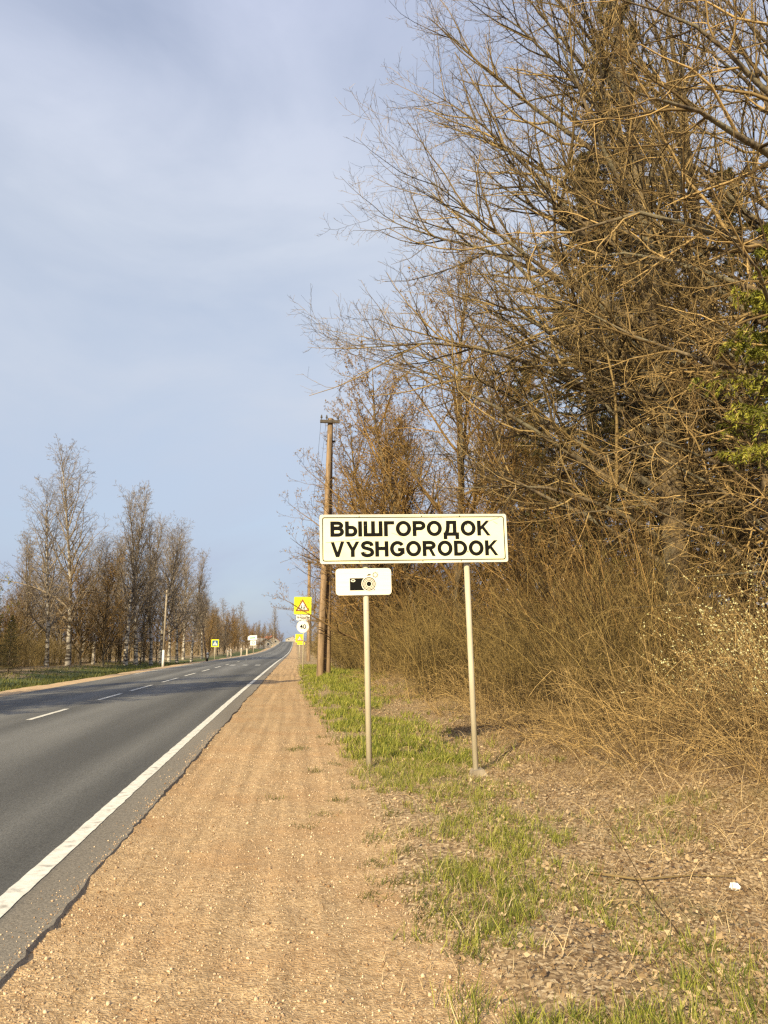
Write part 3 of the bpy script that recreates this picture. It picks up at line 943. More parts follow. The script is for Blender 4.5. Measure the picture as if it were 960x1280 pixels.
# --- spruces
def make_spruce(name, label, group, seed, H, nm, spread=0.24, n=110, h0=0.06, twigs=26, needles=14, nl=0.055, droop=-0.35):
    rng = np.random.default_rng(seed)
    root = empty(name)
    tag(root, label, 'tree', group)
    TP = paths(np.zeros((1, 3)), np.array([[0, 0, 1.0]]), np.array([H]), 10, 0.1, 0.02, rng)
    tt = np.linspace(0, 1, 10)
    TR = (H * 0.013 * (1 - tt) + 0.012)[None]
    b = Bag(); b.tubes(TP, TR, 9, rng); b.build('trunk', M['bark'], root, True)
    u = (np.arange(n) + rng.uniform(0, 1, n)) / n
    h = H * (h0 + (0.99 - h0) * u)
    ln = (H * spread * (1 - u) ** 0.8 + 0.25) * rng.uniform(0.7, 1.15, n)
    az = np.arange(n) * 2.4 + rng.normal(0, 0.3, n)
    el = np.radians(-18 + 50 * u + rng.normal(0, 7, n))
    p, _ = at_t(np.repeat(TP, n, 0), h / H)
    d = np.stack([np.cos(az) * np.cos(el), np.sin(az) * np.cos(el), np.sin(el)], 1)
    LP = paths(p, d, ln, 7, 0.25, 0.12, rng)
    LR = np.maximum((ln * 0.009 + 0.006)[:, None] * np.linspace(1, 0.2, 7)[None], 0.004)
    b = Bag(); b.tubes(LP, LR, 4, rng)
    P2, R2, L2 = branch(LP, LR, ln, twigs, rng, (0.12, 1.0), (55, 14), (0.26, 0.08), 0.4, 4, droop, 0.15, 0.004, 0.5, flat=0.75)
    b.tubes(P2, R2, 3, rng)
    b.build('branches', M['bark'], root)
    # needles: short blades all along the twigs
    N = len(P2) * needles
    i = np.repeat(np.arange(len(P2)), needles)
    pp, T = at_t(P2[i], rng.uniform(0.02, 1, N))
    a, c = perp(T)
    ph = rng.uniform(0, 6.28, N)[:, None]
    d = unit(0.75 * T + np.cos(ph) * a + np.sin(ph) * c + np.array([0, 0, -0.25]))
    P = np.stack([pp, pp + d * (nl * rng.uniform(0.7, 1.4, N))[:, None]], 1)
    W = np.full((N, 2), nl * 0.16)
    v, q, t, pid = ribbons(P, W, unit(np.cross(d, rng.normal(0, 1, (N, 3)))))
    tb = np.repeat(rng.uniform(0, 1, len(P2)), needles) * 0.6 + rng.uniform(0, 0.4, N)
    nb = Bag(); nb.add(v, q, t, tb[pid])
    nb.build('needles', nm, root)
    return root
spr = make_spruce('spruce_tree', 'dark brown green spruce standing behind the bare trees', 'dark spruces in the wood', 41, 21, M['needle'], n=140, needles=26, nl=0.12, twigs=26)
put(spr, 9.5, 20.3); spr.scale = (0.72, 0.72, 1.05)
for x, y, s_, r_, lb in [(11.0, 27.5, 1.0, 1.0, None), (14.5, 23.5, 0.85, 1.0, None), (15.5, 31, 0.95, 2.0, None), (11.5, 37, 0.75, 3.0, None), (20, 27, 0.9, 4.0, None), (12.6, 17.6, 0.6, 5.0, None),
                     (-18.5, 50, 0.25, 3.5, 'young dark spruce among the low bushes across the road'), (-17.0, 49, 0.17, 0.5, 'smallest dark spruce at the edge of the verge across the road'), (-30, 66, 0.42, 2.5, 'small dark spruce at the edge of the wood across the road'),
                     (-12.7, 11.4, 0.70, 1.1, 'dense spruce whose shadow falls across the road'), (-14.2, 9.6, 0.74, 4.1, 'dense spruce whose shadow falls across the road'), (-13.4, 13.6, 0.60, 2.3, 'dense spruce whose shadow falls across the road'), (-14.0, 20.5, 0.42, 1.9, 'dense spruce whose shadow falls across the road')]:
    copy_thing(spr, spot(x, y), r_, s_, label=lb, group=('small dark spruces across the road' if y > 50 else 'spruces beside the road that throw shadows') if lb else None)
spr2 = make_spruce('spruce_tree', 'yellow green spruce with hanging sunlit boughs beside the bare trees', None, 42, 9.2, M['needlegold'], n=56, spread=0.21, h0=0.46, needles=30, nl=0.085, twigs=28, droop=-1.1)
put(spr2, 8.75, 12.0, 0.7)

# --- shrubs: sheaves of thin stems
def make_shrub(name, label, group, seed, n, H, spread, m, side=5, lean=0.25, droop=0.0, catkins=0, rs=0.006, twig=3, base=0.35, cat_name='shrub', wander=0.22):
    rng = np.random.default_rng(seed)
    root = empty(name)
    tag(root, label, cat_name, group)
    az = rng.uniform(0, 6.28, n)
    rr = base * np.sqrt(rng.uniform(0, 1, n))
    p = np.stack([rr * np.cos(az), rr * np.sin(az), np.full(n, -0.08)], 1)
    out = spread * rng.uniform(0.2, 1.1, n)
    az2 = az + rng.normal(0, 0.5, n)
    d = np.stack([np.cos(az2) * out, np.sin(az2) * out, np.ones(n)], 1)
    ln = H * rng.uniform(0.6, 1.1, n)
    P = paths(p, d, ln, 7, droop, wander, rng)
    R = np.maximum((rs * ln / H)[:, None] * np.linspace(1.2, 0.3, 7)[None], 0.002)
    b = Bag(); b.tubes(P, R, 4, rng)
    b.build('stems', m, root)
    b = Bag()
    P2, R2, L2 = branch(P, R, ln, side, rng, (0.25, 1.0), (32, 10), (0.30, 0.08), 0.4, 4, 0.12 + droop * 0.6, 0.2, 0.0026, 0.6)
    b.tubes(P2, R2, 3, rng)
    last = P2
    if twig:
        P3, R3, L3 = branch(P2, R2, L2, twig, rng, (0.25, 1.0), (34, 10), (0.42, 0.1), 0.3, 3, 0.1, 0.2, 0.0022, 0.6)
        b.tubes(P3, R3, 3, rng)
        last = P3
    b.build('twigs', m, root)
    if catkins:
        i = rng.integers(0, len(last), catkins)
        pp, T = at_t(last[i], rng.uniform(0.1, 1.0, catkins))
        v, t, ti = blobs(pp, rng.uniform(0.008, 0.016, catkins), rng, 1.5)
        c = Bag(); c.add(v, None, t, ti); tag(c.build('catkins', M['catkin'], root), kind='stuff')
    return root

thin = make_shrub('thicket_shrub', 'leafless olive brown shrub of thin upright stems in the thicket behind the sign', 'upright shrubs in the thicket', 51, 62, 3.0, 0.42, M['twigolive'], side=5, twig=4, base=0.75, droop=-0.15, wander=0.38)
thin2 = make_shrub('thicket_shrub', 'leafless olive brown shrub of thin upright stems in the thicket behind the sign', 'upright shrubs in the thicket', 52, 55, 2.6, 0.60, M['twigolive'], side=5, twig=4, base=0.7, droop=-0.35, wander=0.42)
tall = make_shrub('tall_shrub', 'tall leafless orange brown shrub under the bare trees', 'tall brown shrubs under the trees', 53, 34, 5.2, 0.50, M['twigorange'], side=8, twig=5, base=0.7, rs=0.012, droop=-0.2, wander=0.40)
arch = make_shrub('arching_shrub', 'straw coloured shrub of thin arching canes beside the leaf strewn bank', 'arching canes on the bank', 54, 80, 1.75, 0.85, M['twiggold'], side=4, twig=2, droop=-0.8, base=0.6, rs=0.0042, wander=0.35)
willow = make_shrub('willow_shrub', 'leafless willow shrub dotted with pale yellow catkins', 'willows with pale catkins', 55, 34, 2.1, 0.55, M['twiggold'], side=7, twig=3, droop=-0.2, catkins=750, base=0.45, rs=0.006)

def front(y):                                                  # front edge of the thicket
    return float(np.interp(y, [5, 8, 12, 16, 22, 28, 36, 60, 200], [5.6, 5.3, 4.8, 4.3, 3.4, 2.6, 2.3, 2.6, 3.2]))
rs = random.Random(12)
used = set()
def where(proto, y):
    if proto in (thin, thin2):
        return ('leafless brown shrub of thin stems in the thicket beside the right sign post' if y < 18 else
                'leafless brown shrub in the thicket between the town sign and the wooden pole' if y < 33 else
                'leafless brown shrub on the verge beyond the wooden utility pole')
    if proto is tall:
        return ('tall orange brown shrub at the foot of the long limbed bare tree' if y < 19 else
                'tall orange brown shrub rising behind the thicket and the town sign' if y < 33 else
                'tall orange brown shrub among the budding trees beyond the wooden pole')
    if proto is arch and y > 14:
        return 'low straw coloured arching shrub along the front of the thicket'
    return proto['label']
def place(proto, x, y, s):
    if id(proto) not in used:
        used.add(id(proto))
        put(proto, x, y, rs.random() * 6.28, s)['label'] = where(proto, y)
    else:
        copy_thing(proto, spot(x, y), rs.random() * 6.28, s, label=where(proto, y))
for k in range(60):
    y = 12.6 + 28 * (k / 60) ** 1.1 + rs.uniform(-0.3, 0.3)
    x = front(y) + rs.random() ** 1.3 * 3.4 + 0.1
    place(rs.choice([thin, thin2]), x, y, rs.uniform(0.6, 1.15))
for k in range(22):
    y = 41 + 90 * (k / 22) ** 1.2
    place(rs.choice([thin, thin2]), front(y) + rs.random() * 1.5, y, rs.uniform(0.9, 1.2))
for k in range(44):
    y = 14.5 + 35 * k / 44
    place(tall, front(y) + 1.6 + rs.random() * 6.0, y + rs.random(), rs.uniform(0.55, 1.15))
for x, y, s in [(7.0, 12.6, 0.5), (9.0, 12.2, 0.6)]:
    place(tall, x, y, s)
for x, y, s in [(5.3, 8.2, 0.9), (4.7, 9.9, 0.95), (5.9, 9.2, 1.05), (4.5, 11.5, 0.85), (5.5, 10.8, 1.1), (6.5, 10.4, 1.1), (7.1, 9.6, 1.1), (5.8, 12.0, 1.0), (4.2, 12.8, 0.7), (6.4, 8.4, 0.9), (4.9, 13.4, 0.9),
                (5.6, 7.2, 0.6), (7.6, 10.9, 1.2), (4.1, 15.5, 0.8), (3.6, 17.5, 0.7), (4.4, 18.6, 0.9), (3.0, 21.5, 0.7), (4.6, 16.6, 1.0), (2.7, 25, 0.7)]:
    place(arch, x, y, s)
for x, y, s in [(6.3, 8.8, 0.95), (6.9, 10.9, 1.1), (7.5, 10.0, 1.25), (5.75, 7.8, 0.7), (7.9, 11.5, 1.2), (5.9, 10.2, 0.8)]:
    place(willow, x, y, s)
# undergrowth across the road
bush = copy_thing(thin2, spot(-17, 55), 0.4, 0.9, label='low brown bush at the edge of the wood across the road', group='bushes across the road')
for k in range(46):
    px = -5 + 265 * (k + rs.random()) / 46
    Y = 52 + 7 * rs.random() + 0.16 * px + (0.0009 * px * px if px > 150 else 0)
    copy_thing(bush, spot(lx_at(px, Y) - 1.0, Y), rs.random() * 6.28, rs.uniform(0.7, 1.15) * (1.35 if px < 60 else 0.85))

# ------------------------------------------------------------------ ground cover
rng = np.random.default_rng(77)
def shoulder_height(x, y):
    return shoulder_z(np.atleast_2d(x), np.atleast_2d(y))[0]
# loose stones
N = 50000
y = 2.7 + 12 * rng.uniform(0, 1, N) ** 1.7
x = rng.uniform(-1.40, 1.05, N)
spill = rng.uniform(0, 1, N) < 0.03
x = np.where(spill, -1.36 - np.abs(rng.normal(0, 0.08, N)), x)
keep = rng.uniform(0, 1, N) < 0.35 + 0.65 * vnoise(x, y, 0.5, 61)
x, y = x[keep], y[keep]
sz = np.clip(rng.lognormal(-5.62, 0.48, len(x)), 0.0018, 0.016)
z = np.maximum(shoulder_height(x, y), ground_z(x, y))
z = np.where(x < -1.36, gz(x, y) + 0.012, z) + sz * 0.25
v, t, ti = blobs(np.stack([x, y, z], 1), sz, rng, 1.25)
b = Bag(); b.add(v, None, t, ti)
tag(b.build('gravel_stones', M['pebble']), 'loose pale and brown stones scattered over the gravel shoulder', 'gravel', kind='stuff')

# fallen leaves on the bank
N = 165000
y = 2.8 + 30 * rng.uniform(0, 1, N) ** 2.4
x = 0.8 + 6.5 * rng.uniform(0, 1, N)
dens = sstep(0.7, 2.0, x) * (0.45 + 0.55 * vnoise(x, y, 0.8, 62))
dens = np.maximum(dens, 0.06)
keep = rng.uniform(0, 1, N) < dens
x, y = x[keep], y[keep]
p = np.stack([x, y, np.maximum(ground_z(x, y), np.where(x < 1.9, shoulder_height(x, y), -9)) + rng.uniform(0.002, 0.03, len(x))], 1)
d = rng.normal(0, 1, (len(p), 3)); d[:, 2] *= 0.45
v, t, ti = diamonds(p, np.clip(rng.lognormal(-4.2, 0.45, len(p)), 0.006, 0.030), rng, 1.5, unit(d) * 3)
b = Bag(); b.add(v, None, t, ti)
tag(b.build('leaf_litter', M['leaf']), 'dry brown fallen leaves covering the bank beside the gravel', 'leaves', kind='stuff')

def blades(name, m, x, y, h, w, label, cat_, lean=0.5, K=4, droop=-0.5, parent=None, twist=None, zoff=0.0):
    n = len(x)
    zz = np.maximum(ground_z(x, y), np.where((x > -1.4) & (x < 1.9), shoulder_height(np.clip(x, -1.6, 1.9), y), -99)) - 0.01
    p = np.stack([x, y, zz], 1)
    az = rng.uniform(0, 6.28, n) if twist is None else twist + rng.normal(0, 0.6, n)
    l = lean * rng.uniform(0.2, 1.4, n)
    d = np.stack([np.cos(az) * l, np.sin(az) * l, np.ones(n)], 1)
    P = paths(p, d, h, K, droop, 0.12, rng)
    W = w[:, None] * np.linspace(1, 0.45, K)[None]
    v, q, t, pid = ribbons(P, W, unit(np.cross(d, np.array([0.2, 0.3, 1.0])) + rng.normal(0, 0.3, (n, 3))))
    b = Bag(); b.add(v, q, t, rng.uniform(0, 1, n)[pid])
    o = b.build(name, m, parent)
    tag(o, label, cat_, kind='stuff')
    return o

def tufts(n, xr, yr, mask, per, rad, ypow=1.5):
    cx = rng.uniform(xr[0], xr[1], n)
    cy = yr[0] + (yr[1] - yr[0]) * rng.uniform(0, 1, n) ** ypow
    k = rng.uniform(0, 1, n) < mask(cx, cy)
    cx, cy = cx[k], cy[k]
    i = np.repeat(np.arange(len(cx)), per)
    r = rad * np.abs(rng.normal(0, 1, len(i)))
    a = rng.uniform(0, 6.28, len(i))
    return cx[i] + r * np.cos(a), cy[i] + r * np.sin(a), rng.uniform(0.6, 1.25, len(cx))[i]

def green_mask(x, y):
    near = np.exp(-((x - (1.42 + 0.05 * (y - 5))) / 0.62) ** 2) * sstep(8.2, 6.2, y)
    strip_ = np.exp(-((x - np.interp(y, [7, 9, 14, 25, 60], [1.3, 1.5, 1.55, 1.5, 1.2])) / np.interp(y, [7, 10, 16, 25, 60], [0.4, 0.75, 1.0, 1.1, 0.9])) ** 2) * sstep(7.0, 8.6, y)
    m = near * sstep(0.36, 0.58, vnoise(x, y, 0.55, 71)) + strip_ * sstep(0.2, 0.5, vnoise(x, y, 0.9, 72))
    m = m + 0.20 * sstep(0.62, 0.75, vnoise(x, y, 1.1, 73)) * sstep(1.2, 2, x) * sstep(14, 9, y)
    return np.clip(m, 0, 1) * sstep(0.55, 0.95, x + 0.5 * sstep(12, 28, y))
x, y, s = tufts(6800, (0.4, 4.2), (3.0, 12), green_mask, 15, 0.05)
blades('grass', M['grass'], x, y, 0.105 * s * rng.uniform(0.4, 1.4, len(x)), np.full(len(x), 0.0026), 'fresh green grass growing in patches between gravel and leaf litter', 'grass', 0.55, 4)
x, y, s = tufts(8200, (0.1, 3.8), (11, 60), green_mask, 12, 0.10, 1.4)
blades('grass', M['grass'], x, y, 0.15 * s * rng.uniform(0.5, 1.3, len(x)), np.full(len(x), 0.005) * (1 + y / 30), 'green grass strip along the gravel towards the wooden pole', 'grass', 0.5, 3)
x, y, s = tufts(4200, (0.4, 4.2), (3.0, 14), lambda x, y: np.clip(0.4 * green_mask(x, y) + 0.14, 0, 1), 8, 0.06)
blades('dead_grass', M['strawpale'], x, y, 0.12 * s * rng.uniform(0.5, 1.5, len(x)), np.full(len(x), 0.0022), 'pale dead blades standing among the green grass patches', 'dead grass', 1.1, 3)
# weeds on the gravel itself
wc = np.array([(-0.03, 12.06), (0.02, 11.9), (0.08, 12.2), (0.10, 7.18), (-0.18, 8.45), (0.58, 5.93), (0.52, 5.18), (0.94, 5.47), (0.47, 8.17), (0.78, 5.49), (0.43, 20.1), (0.5, 19), (0.79, 16.9), (0.6, 16), (0.77, 4.73),
               (0.62, 5.5), (0.86, 5.1), (0.3, 7.6), (0.66, 6.6), (0.85, 6.2), (0.9, 7.4), (0.7, 4.5), (0.45, 13.5), (0.62, 12.6), (0.55, 10.5), (0.25, 10.0), (0.68, 8.9), (0.95, 4.2), (0.88, 4.9)])
i = np.repeat(np.arange(len(wc)), 60)
x = wc[i, 0] + rng.normal(0, 0.055, len(i)) * (1 + 0.03 * wc[i, 1]); y = wc[i, 1] + rng.normal(0, 0.05, len(i)) * (1 + 0.05 * wc[i, 1]); s = rng.uniform(0.6, 1.3, len(wc))[i]
blades('weeds', M['grassdark'], x, y, 0.065 * s * rng.uniform(0.5, 1.5, len(x)), np.full(len(x), 0.0034), 'small dark green weeds growing out of the gravel shoulder', 'weeds', 0.9, 3)
# dry straw on the bank
N = 58000
y = 3.0 + 13 * rng.uniform(0, 1, N) ** 1.3
x = 1.2 + 6.8 * rng.uniform(0, 1, N)
k = rng.uniform(0, 1, N) < (0.06 + 0.94 * sstep(-2.4, 0.3, x - np.interp(y, [3, 6, 8, 12, 16], [4.5, 4.3, 4.2, 3.9, 3.6]))) * (0.4 + 0.6 * vnoise(x, y, 0.6, 75))
x, y = x[k], y[k]
blades('dry_grass', M['straw'], x, y, rng.uniform(0.12, 0.60, len(x)) * (0.6 + 0.6 * sstep(2.6, 4.4, x)), np.full(len(x), 0.0024), 'matted dry straw coloured grass on the bank', 'dry grass', 1.2, 4, -1.3)
N = 62000
y = 2.9 + 14 * rng.uniform(0, 1, N) ** 1.8
x = 0.8 + 4.8 * rng.uniform(0, 1, N)
k = rng.uniform(0, 1, N) < 0.2 + 0.8 * vnoise(x, y, 0.5, 76)
x, y = x[k], y[k]
blades('dead_grass', M['strawpale'], x, y, rng.uniform(0.04, 0.22, len(x)), np.full(len(x), 0.0026), 'flattened pale dead grass among the fallen leaves', 'dead grass', 4.0, 3, -0.8)
# verge across the road
N = 9000
y = 30 + 60 * rng.uniform(0, 1, N) ** 1.3
x = -11.2 - 6 * rng.uniform(0, 1, N) ** 1.4
blades('verge_grass', M['grassdark'], x, y, rng.uniform(0.08, 0.28, N), np.full(N, 0.018), 'short green grass on the verge across the road', 'grass', 0.5, 3)

# sticks and litter
def stick(label, pts, r, m, seed):
    r_ = np.random.default_rng(seed)
    P = np.array([[(px, py, float(ground_z(np.array([[px]]), np.array([[py]]))[0, 0]) + dz) for px, py, dz in pts]])
    R = np.linspace(r, r * 0.45, len(pts))[None]
    b = Bag(); b.tubes(P, R, 7, r_)
    return tag(b.build('fallen_stick', m, None, True), label, 'stick')
stick('long straight brown stick lying on the fallen leaves', [(2.15, 5.75, 0.02), (2.5, 5.68, 0.025), (2.9, 5.72, 0.02), (3.25, 5.66, 0.03)], 0.010, M['twig'], 1)
stick('pale crooked stick lying near the crumpled white paper', [(3.0, 4.45, 0.015), (3.12, 4.75, 0.05), (3.3, 4.98, 0.03), (3.42, 5.3, 0.04)], 0.011, M['twiggold'], 2)
stick('thin dry stalk standing slanted out of the leaf litter', [(2.28, 4.6, 0.0), (2.22, 4.9, 0.16), (2.18, 5.2, 0.38), (2.1, 5.4, 0.55)], 0.004, M['twiggold'], 3)
r_ = np.random.default_rng(3)
pv = unit(r_.normal(0, 1, (60, 3))) * r_.uniform(0.5, 1.0, (60, 1)) * np.array([0.055, 0.04, 0.028])
import bmesh
bm = bmesh.new()
for q in pv:
    bm.verts.new(q)
res = bmesh.ops.convex_hull(bm, input=bm.verts)
for g in [g for g in bm.verts if not g.link_faces]:
    bm.verts.remove(g)
for vtx in bm.verts:
    vtx.co *= 0.8 + 0.35 * r_.random()
me = bpy.data.meshes.new('crumpled_paper'); bm.to_mesh(me); bm.free()
tag(link('crumpled_paper', me, M['paper'], None, False, (3.1, 5.46, float(ground_z(np.array([[3.1]]), np.array([[5.46]]))[0, 0]) + 0.03)),
    'scrap of crumpled white paper lying on the leaf strewn bank', 'litter')

# ------------------------------------------------------------------ signs
def text_mesh(s, name, m, parent, x0, x1, zb, cap, y, bold=0.012, depth=0.0):
    """flat lettering from x0 to x1, baseline zb, cap height cap, facing -y"""
    cu = bpy.data.curves.new(name, 'FONT')
    cu.body = s
    cu.offset = bold
    cu.resolution_u = 6
    o = bpy.data.objects.new(name, cu)
    COL.objects.link(o)
    bpy.context.view_layer.update()
    dg = bpy.context.evaluated_depsgraph_get()
    me = bpy.data.meshes.new_from_object(o.evaluated_get(dg))
    bpy.data.objects.remove(o)
    n = len(me.vertices)
    co = np.empty(n * 3); me.vertices.foreach_get('co', co); co = co.reshape(-1, 3)
    H = CAP + 2 * bold
    w = co[:, 0].max() - co[:, 0].min()
    out = np.empty_like(co)
    out[:, 0] = x0 + (co[:, 0] - co[:, 0].min()) / w * (x1 - x0)
    out[:, 1] = y
    out[:, 2] = zb + (co[:, 1] + bold) / H * cap
    me.vertices.foreach_set('co', out.ravel())
    me.materials.clear()
    me.update()
    me.name = name
    return link(name, me, m, parent)
def cap_height():
    cu = bpy.data.curves.new('cap', 'FONT'); cu.body = 'H'
    o = bpy.data.objects.new('cap', cu); COL.objects.link(o)
    bpy.context.view_layer.update()
    me = bpy.data.meshes.new_from_object(o.evaluated_get(bpy.context.evaluated_depsgraph_get()))
    h = max(v_.co.y for v_ in me.vertices)
    bpy.data.objects.remove(o)
    return h
CAP = cap_height()


HW = 0.112                                     # half stroke width, cap height 1
def arc(cx, cy, rx, ry, a0, a1, n=16):
    return [(cx + rx * math.cos(math.radians(a0 + (a1 - a0) * k / n)), cy + ry * math.sin(math.radians(a0 + (a1 - a0) * k / n))) for k in range(n + 1)]
def smooth_line(p, n=6):
    p = [p[0]] + list(p) + [p[-1]]
    out = []
    for k in range(1, len(p) - 2):
        for u in np.linspace(0, 1, n, endpoint=False):
            a, b_, c, d_ = (np.array(p[k + j]) for j in (-1, 0, 1, 2))
            out.append(tuple(0.5 * (2 * b_ + (c - a) * u + (2 * a - 5 * b_ + 4 * c - d_) * u * u + (3 * b_ - a - 3 * c + d_) * u ** 3)))
    return out + [tuple(p[-1])]
def V_(x, y0=0.0, y1=1.0): return ('line', [(x, y0), (x, y1)])
def H_(y, x0, x1): return ('line', [(x0, y), (x1, y)])
def D_(x0, y0, x1, y1, w=0.20): return ('para', (x0, y0, x1, y1, w))
h = HW; t1 = 1 - HW
GLYPH = {
 'O': (0.90, [('line', arc(0.45, 0.5, 0.45 - h, 0.512 - h, 0, 360, 36))]),
 'V': (0.80, [D_(0.10, 1, 0.40, 0), D_(0.70, 1, 0.40, 0)]),
 'Y': (0.80, [D_(0.11, 1, 0.40, 0.40, 0.21), D_(0.69, 1, 0.40, 0.40, 0.21), V_(0.40, 0, 0.44)]),
 'H': (0.78, [V_(h), V_(0.78 - h), H_(0.53, h, 0.78 - h)]),
 'S': (0.74, [('line', smooth_line([(0.635, 0.70), (0.58, 0.85), (0.37, 0.925), (0.17, 0.86), (0.11, 0.73), (0.17, 0.60), (0.37, 0.53), (0.58, 0.45), (0.655, 0.28), (0.58, 0.14), (0.37, 0.075), (0.15, 0.14), (0.085, 0.31)]))]),
 'G': (0.86, [('line', arc(0.45, 0.5, 0.45 - h, 0.512 - h, 35, 330, 30)), H_(0.44, 0.47, 0.86), V_(0.86 - h, 0.16, 0.44)]),
 'R': (0.80, [V_(h), ('line', [(h, t1)] + arc(0.44, 0.71, 0.235, t1 - 0.71, 90, -90) + [(h, 1.42 - t1)]), D_(0.44, 0.50, 0.67, 0, 0.20)]),
 'D': (0.80, [V_(h), ('line', [(h, t1)] + arc(0.33, 0.5, 0.47 - h, t1 - 0.5, 90, -90, 20) + [(h, h)])]),
 'K': (0.80, [V_(h), D_(0.10, 0.36, 0.66, 1, 0.22), D_(0.30, 0.62, 0.69, 0, 0.21)]),
 'В': (0.76, [V_(h), ('line', [(h, t1)] + arc(0.42, 0.725, 0.215, t1 - 0.725, 90, -90) + [(h, 1.45 - t1)]), ('line', [(h, 0.533)] + arc(0.44, (0.533 + h) / 2, 0.235, (0.533 - h) / 2, 90, -90) + [(h, h)])]),
 'Ы': (0.98, [V_(h), ('line', [(h, 0.60)] + arc(0.38, (0.60 + h) / 2, 0.22, (0.60 - h) / 2, 90, -90) + [(h, h)]), V_(0.98 - h)]),
 'Ш': (1.10, [V_(h), V_(0.55), V_(1.10 - h), H_(h, h, 1.10 - h)]),
 'Г': (0.60, [V_(h), H_(t1, h, 0.60)]),
 'Р': (0.74, [V_(h), ('line', [(h, t1)] + arc(0.43, 0.69, 0.225, t1 - 0.69, 90, -90) + [(h, 1.38 - t1)])]),
 'Д': (0.94, [H_(t1, 0.20, 0.78), V_(0.78 - h, 0.1, 1), ('line', [(0.285, 1.0), (0.275, 0.62), (0.24, 0.35), (0.14, h)]), H_(h, 0.0, 0.92), V_(h, -0.22, 0.1), V_(0.92 - h, -0.22, 0.1)]),
}
GLYPH['О'] = GLYPH['O']; GLYPH['К'] = GLYPH['K']
def lettering(s_, m, parent, x0, x1, zb, cap, y):
    """sans capitals drawn as strokes, one mesh for each letter"""
    gap = 0.085
    total = sum(GLYPH[c][0] for c in s_) + gap * (len(s_) - 1)
    k = (x1 - x0) / total
    cur = 0.0
    for c in s_:
        w_, strokes = GLYPH[c]
        mb = MB()
        for n_, (kind, g) in enumerate(strokes):
            yy_ = y - 0.00025 * n_
            f = lambda q: (x0 + (cur + q[0]) * k, yy_, zb + q[1] * cap)
            if kind == 'para':
                a, b_, c_, d_, ww = g
                q = [(a - ww / 2, b_), (a + ww / 2, b_), (c_ + ww / 2, d_), (c_ - ww / 2, d_)]
                if b_ > d_: q = q[::-1]
                mb.add([f(v_) for v_ in q], [(0, 1, 2, 3)])
            else:
                p = np.array(g)
                closed = np.allclose(p[0], p[-1])
                if closed: p = p[:-1]
                nn = len(p)
                T = np.zeros_like(p)
                for e in range(nn):
                    a_ = p[e] - p[e - 1] if (e > 0 or closed) else p[1] - p[0]
                    b__ = p[(e + 1) % nn] - p[e] if (e < nn - 1 or closed) else p[-1] - p[-2]
                    tt_ = a_ / np.linalg.norm(a_) + b__ / np.linalg.norm(b__)
                    T[e] = tt_ / np.linalg.norm(tt_)
                Nn = np.stack([-T[:, 1], T[:, 0]], 1) * HW
                lft, rgt = p + Nn, p - Nn
                vv = [f(q) for q in lft] + [f(q) for q in rgt]
                ff = [(e, nn + e, nn + (e + 1) % nn, (e + 1) % nn) for e in range(nn if closed else nn - 1)]
                mb.add(vv, ff)
        mb.build('letter', m, parent)
        cur += w_ + gap

def post(mb, x, y, z0, z1, r, top=None):
    mb.tube((x, y, z0), (x if top is None else top, y, z1), r, r, 16)

# town name sign: root at the foot of its left post
SX, SYY = 0.96, 10.15
root = empty('town_sign', (SX, SYY, 0.0), (0, -math.radians(1.35), 0))
tag(root, 'cream town name sign with black bilingual lettering on two pale posts', 'sign')
x0, x1, z0, z1 = -0.60, 1.92, 2.60, 3.245
mb = MB(); mb.prism(rrect(x0, x1, z0, z1, 0.03), -0.062, -0.042)
panel = mb.build('panel', M['signface'], root)
mb = MB(); mb.ring(rrect(x0 - 0.004, x1 + 0.004, z0 - 0.004, z1 + 0.004, 0.032), rrect(x0 + 0.008, x1 - 0.008, z0 + 0.008, z1 - 0.008, 0.026), -0.066, -0.038)
mb.build('rim', M['rim'], panel)
mb = MB(); mb.ring(rrect(x0 + 0.028, x1 - 0.028, z0 + 0.028, z1 - 0.028, 0.03), rrect(x0 + 0.040, x1 - 0.040, z0 + 0.040, z1 - 0.040, 0.022), -0.0645, -0.063)
mb.build('border', M['ink'], panel)
lettering('ВЫШГОРОДОК', M['ink'], panel, x0 + 0.135, x0 + 2.30, z0 + 0.355, 0.205, -0.0645)
lettering('VYSHGORODOK', M['ink'], panel, x0 + 0.135, x0 + 2.395, z0 + 0.085, 0.205, -0.0645)
def scratch(pts, w, name='scratch'):
    mb = MB()
    for (a, b_), (c, d_) in zip(pts[:-1], pts[1:]):
        L_ = math.hypot(c - a, d_ - b_); nx_, nz_ = -(d_ - b_) / L_ * w, (c - a) / L_ * w
        mb.add([(a, -0.0652, b_), (c, -0.0652, d_), (c + nx_, -0.0652, d_ + nz_), (a + nx_, -0.0652, b_ + nz_)], [(0, 1, 2, 3)])
    return mb.build(name, M['scratch'], panel)
M['scratch'] = mat('scratch', (0.52, 0.42, 0.27), rough=0.6)
scratch([(x0 + 0.07, z0 + 0.275), (x0 + 0.22, z0 + 0.285), (x0 + 0.42, z0 + 0.31), (x0 + 0.56, z0 + 0.325)], 0.006)
scratch([(x0 + 0.95, z0 + 0.40), (x0 + 1.06, z0 + 0.36), (x0 + 1.14, z0 + 0.30)], 0.005)
scratch([(x0 + 2.27, z0 + 0.545), (x0 + 2.36, z0 + 0.575), (x0 + 2.43, z0 + 0.60)], 0.006)
scratch([(x0 + 2.34, z0 + 0.545), (x0 + 2.40, z0 + 0.51)], 0.006)
